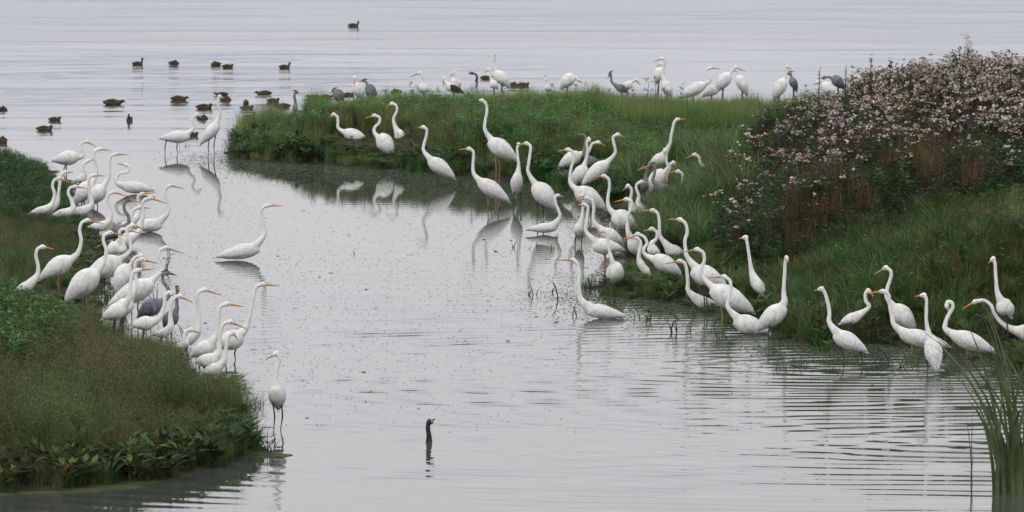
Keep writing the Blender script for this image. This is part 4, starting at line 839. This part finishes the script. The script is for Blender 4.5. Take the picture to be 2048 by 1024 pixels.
for i, (x, ty) in enumerate([(770, 178), (824, 165), (838, 172), (876, 176), (936, 182), (1007, 166), (1040, 162), (1105, 168), (1150, 170), (1172, 168), (1192, 172), (1218, 174), (1265, 176), (1293, 158), (1308, 156), (1362, 168), (1612, 172), (622, 205), (640, 208), (1330, 176)]):
    g = ground(x, 252); s = FPX / g[1]; z = float(zland(np.array([g[:2]]))[0]); h = (252 - ty) / s - z
    where = ['left of the far down-billed egret', 'directly before the far down-billed egret', 'beside the taller one before the far egret', 'left of the stork', 'right of the stork', 'before the rounded tall far egret', 'before the two dark ducks', 'left of the preening far egret', 'under the preening far egret tail', 'right of the preening far egret', 'two along from the preening far egret', 'left of the curled heron neck', 'before the bowed pinkish billed egret', 'tall one left of the skyline egret pair', 'thin one beside the skyline egret pair', 'left of the level billed far egret', 'left of the thistle bank start', 'near the island left tip, left one', 'near the island left tip, right one', 'right of the skyline egret pair foot'][i]
    plant('leafy_sprig', 'leafy green sprig on the island skyline ' + where, 'plant', x, 252, skysprig(h), [M['leafd'], M['leafg']], 'leafy sprigs along the island skyline')
def spikep(h):
    def b():
        T = TPL(); T2 = TPL(); T.blade((0, 0, -.05), (1, 0), h, .012, .03, (1, 1, 1), 4, .010, side=np.array([1., 0, 0]))
        for q in range(80):
            t_ = random.uniform(.35, 1); d = rdir(); T2.leaf((.03 * t_ * t_, 0, h * t_), np.array([d[0], d[1], random.uniform(-.4, .6)]), .075 * (1.25 - t_) + .018, .022, (1, 1, 1))
        return {'stem': T.arr(), 'seed_spike': T2.arr()}
    return b
for (x, w, ty, lab) in [(1634, 460, 132, 'leftmost tall seed spike before the bowed far egret'), (1687, 460, 128, 'second tall seed spike right of the dark heron'), (1737, 467, 106, 'third, thinnest and tallest brown seed spike'), (1775, 467, 112, 'fourth seed spike at the first skyline thistles'), (1738, 463, 140, 'short dark spike at the foot of the thinnest one'), (2016, 485, 108, 'seed spike on the skyline near the right margin')]:
    g = ground(x, w); s = FPX / g[1]; z = float(zland(np.array([g[:2]]))[0])
    plant('seed_spike_plant', lab, 'plant', x, w, spikep((w - ty) / s - z), [M['leafd'], M['spike']], 'tall seed spikes on the thistle bank')
def thst(h, n=14):
    def b():
        T = TPL(); HD = []; T.blade((0, 0, -.05), (1, 0), h * .85, .012, .02, (1, 1, 1), 3, .006, side=np.array([1., 0, 0]))
        for q in range(n):
            a = random.uniform(-.22, .22); z = h * random.uniform(.8, 1) + (.0 if abs(a) < .1 else -.05); s0 = np.array((0, 0, h * .62)); p = np.array((a, random.uniform(-.15, .15), z)); v = p - s0
            T.blade(s0, v[:2] + 1e-4, v[2], .005, np.linalg.norm(v[:2]), (1, 1, 1), 2, .004); K = TPL(); K.puff(p, .024, (1, 1, 1)); HD.append(('bud' if random.random() < .4 else 'seed_head', K.arr()))
        return [('stem', T.arr())] + HD
    return b
for (x, w, ty, lab) in [(1795, 467, 112, 'leafless thistle spray on the skyline just right of the seed spikes'), (1818, 469, 116, 'thistle spray with dark buds beside the first skyline one'), (1888, 475, 116, 'thistle head cluster standing highest in mid skyline'), (1948, 480, 118, 'thistle spray on the skyline under the plume grass'), (1975, 480, 120, 'thistle spray with open fluff right of the plume grass'), (2042, 485, 116, 'thistle spray at the right margin skyline'), (1860, 473, 130, 'low thistle spray left of the highest one')]:
    g = ground(x, w); s = FPX / g[1]; z = float(zland(np.array([g[:2]]))[0])
    plant('thistle', lab, 'thistle', x, w, thst((w - ty) / s - z), [M['spike'], M['fluff']], 'single thistles breaking the skyline')
def plume():
    T = TPL(); T2 = TPL(); g = ground(1966, 480); h = (480 - 68) / (FPX / g[1]) - float(zland(np.array([g[:2]]))[0]) + .12; T.blade((0, 0, -.05), (-1, 0), h, .012, .25, (1, 1, 1), 6, .004, side=np.array([1., 0, 0]))
    for q in range(90):
        t_ = random.uniform(.72, 1); x = -.25 * t_ * t_; T2.leaf((x + random.uniform(-.07, .05), random.uniform(-.05, .05), h * (t_ - .05 * t_ ** 3) - .02), np.array([-.8, random.uniform(-.4, .4), random.uniform(-.3, .6)]), .07, .013, (1, 1, 1))
    return {'stem': T.arr(), 'plume': T2.arr()}
plant('plume_grass', 'single straw coloured plume grass rising above the thistle skyline', 'grass', 1966, 480, plume, [M['straw'], M['straw']])

# ---- algae mats and floating specks
def matmesh(name, px, label, th=.012):
    P = [ground(x, y) for x, y in px]; c = sum(P) / len(P); Q = []
    for i in range(len(P)):
        a, b = P[i], P[(i + 1) % len(P)]
        for j in range(6):
            q = a + (b - a) * j / 6; Q.append(q + nrm(q - c) * random.uniform(-.06, .06))
    n = len(Q); V = [(*c[:2], th)] + [(q[0] * .9 + c[0] * .1, q[1] * .9 + c[1] * .1, th) for q in Q] + [(q[0], q[1], .002) for q in Q]
    F = [(0, 1 + i, 1 + (i + 1) % n) for i in range(n)] + [(1 + i, 1 + n + i, 1 + n + (i + 1) % n, 1 + (i + 1) % n) for i in range(n)]
    o = new_mesh(name, V, F, [M['algae']]); tag(o, label, 'algae', kind='structure')
matmesh('algae_mat', [(-50, 975), (60, 962), (200, 955), (330, 962), (280, 978), (150, 987), (-50, 994)], 'floating green algae mat along the near left bank')
matmesh('algae_spit', [(500, 905), (545, 903), (580, 909), (560, 916), (520, 914)], 'thin algae tongue off the tip of the near left bank')
def specks(name, n, fn, size, col, label, zoff=.004):
    P = fn(n); dl = np.maximum(sdist(P, PL), sdist(P, PR)); P = P[dl < 0]; k = len(P); r = size * rng.uniform(.4, 1.3, k); a = rng.uniform(0, 3.14, k)
    V = []; 
    for dx, dy in ((-1, -.6), (1, -.6), (1.2, .6), (-.8, .7)):
        V.append(np.c_[P[:, 0] + r * (dx * np.cos(a) - dy * np.sin(a)), P[:, 1] + 1.6 * r * (dx * np.sin(a) + dy * np.cos(a)), np.full(k, zoff)])
    V = np.stack(V, 1).reshape(-1, 3); F = np.arange(k * 4).reshape(-1, 4)
    me = bpy.data.meshes.new(name); me.vertices.add(len(V)); me.vertices.foreach_set('co', V.ravel()); me.loops.add(k * 4); me.loops.foreach_set('vertex_index', F.ravel().astype(np.int32)); me.polygons.add(k); me.polygons.foreach_set('loop_start', np.arange(k, dtype=np.int32) * 4); me.update(calc_edges=True)
    me.materials.append(col); o = bpy.data.objects.new(name, me); COL.objects.link(o); tag(o, label, 'floating plants', kind='stuff')
def chan(n):
    y = rng.uniform(78, 112, n); x = rng.uniform(-6, 3.5, n); k = rng.random(n) < np.clip(1.1 - abs(y - 96) / 22, .15, 1) * np.clip((1.8 - x) / 2, .25, 1); return np.c_[x, y][k]
def nearshore(n):
    i = rng.integers(0, 26, n); a = PR[i % 25]; b = PR[i % 25 + 1]; t_ = rng.random((n, 1)); return a + (b - a) * t_ + np.c_[rng.normal(0, .5, n), -np.abs(rng.normal(0, 1.6, n))]
M['speck'] = mat('dark_speck', (.12, .12, .11), .8, .2, (9, (.12, .12, .11), (.32, .32, .3), (1, 1, 1)))
M['weed'] = mat('duckweed', (.09, .12, .05), .7, .3, (9, (.05, .075, .03), (.15, .19, .09), (1, 1, 1)))
specks('floating_specks', 12000, chan, .011, M['speck'], 'tiny dark specks drifting over the channel')
specks('duckweed', 22000, nearshore, .013, M['weed'], 'green duckweed film on the water along the right shore')
specks('leaf_litter', 90, chan, .03, M['weed'], 'scattered floating leaf bits in the channel', .006)

for o in bpy.data.objects:
    if 'label' in o.keys() and not 4 <= len(o['label'].replace('-', ' ').split()) <= 16: print('LABEL', len(o['label'].split()), o['label'])
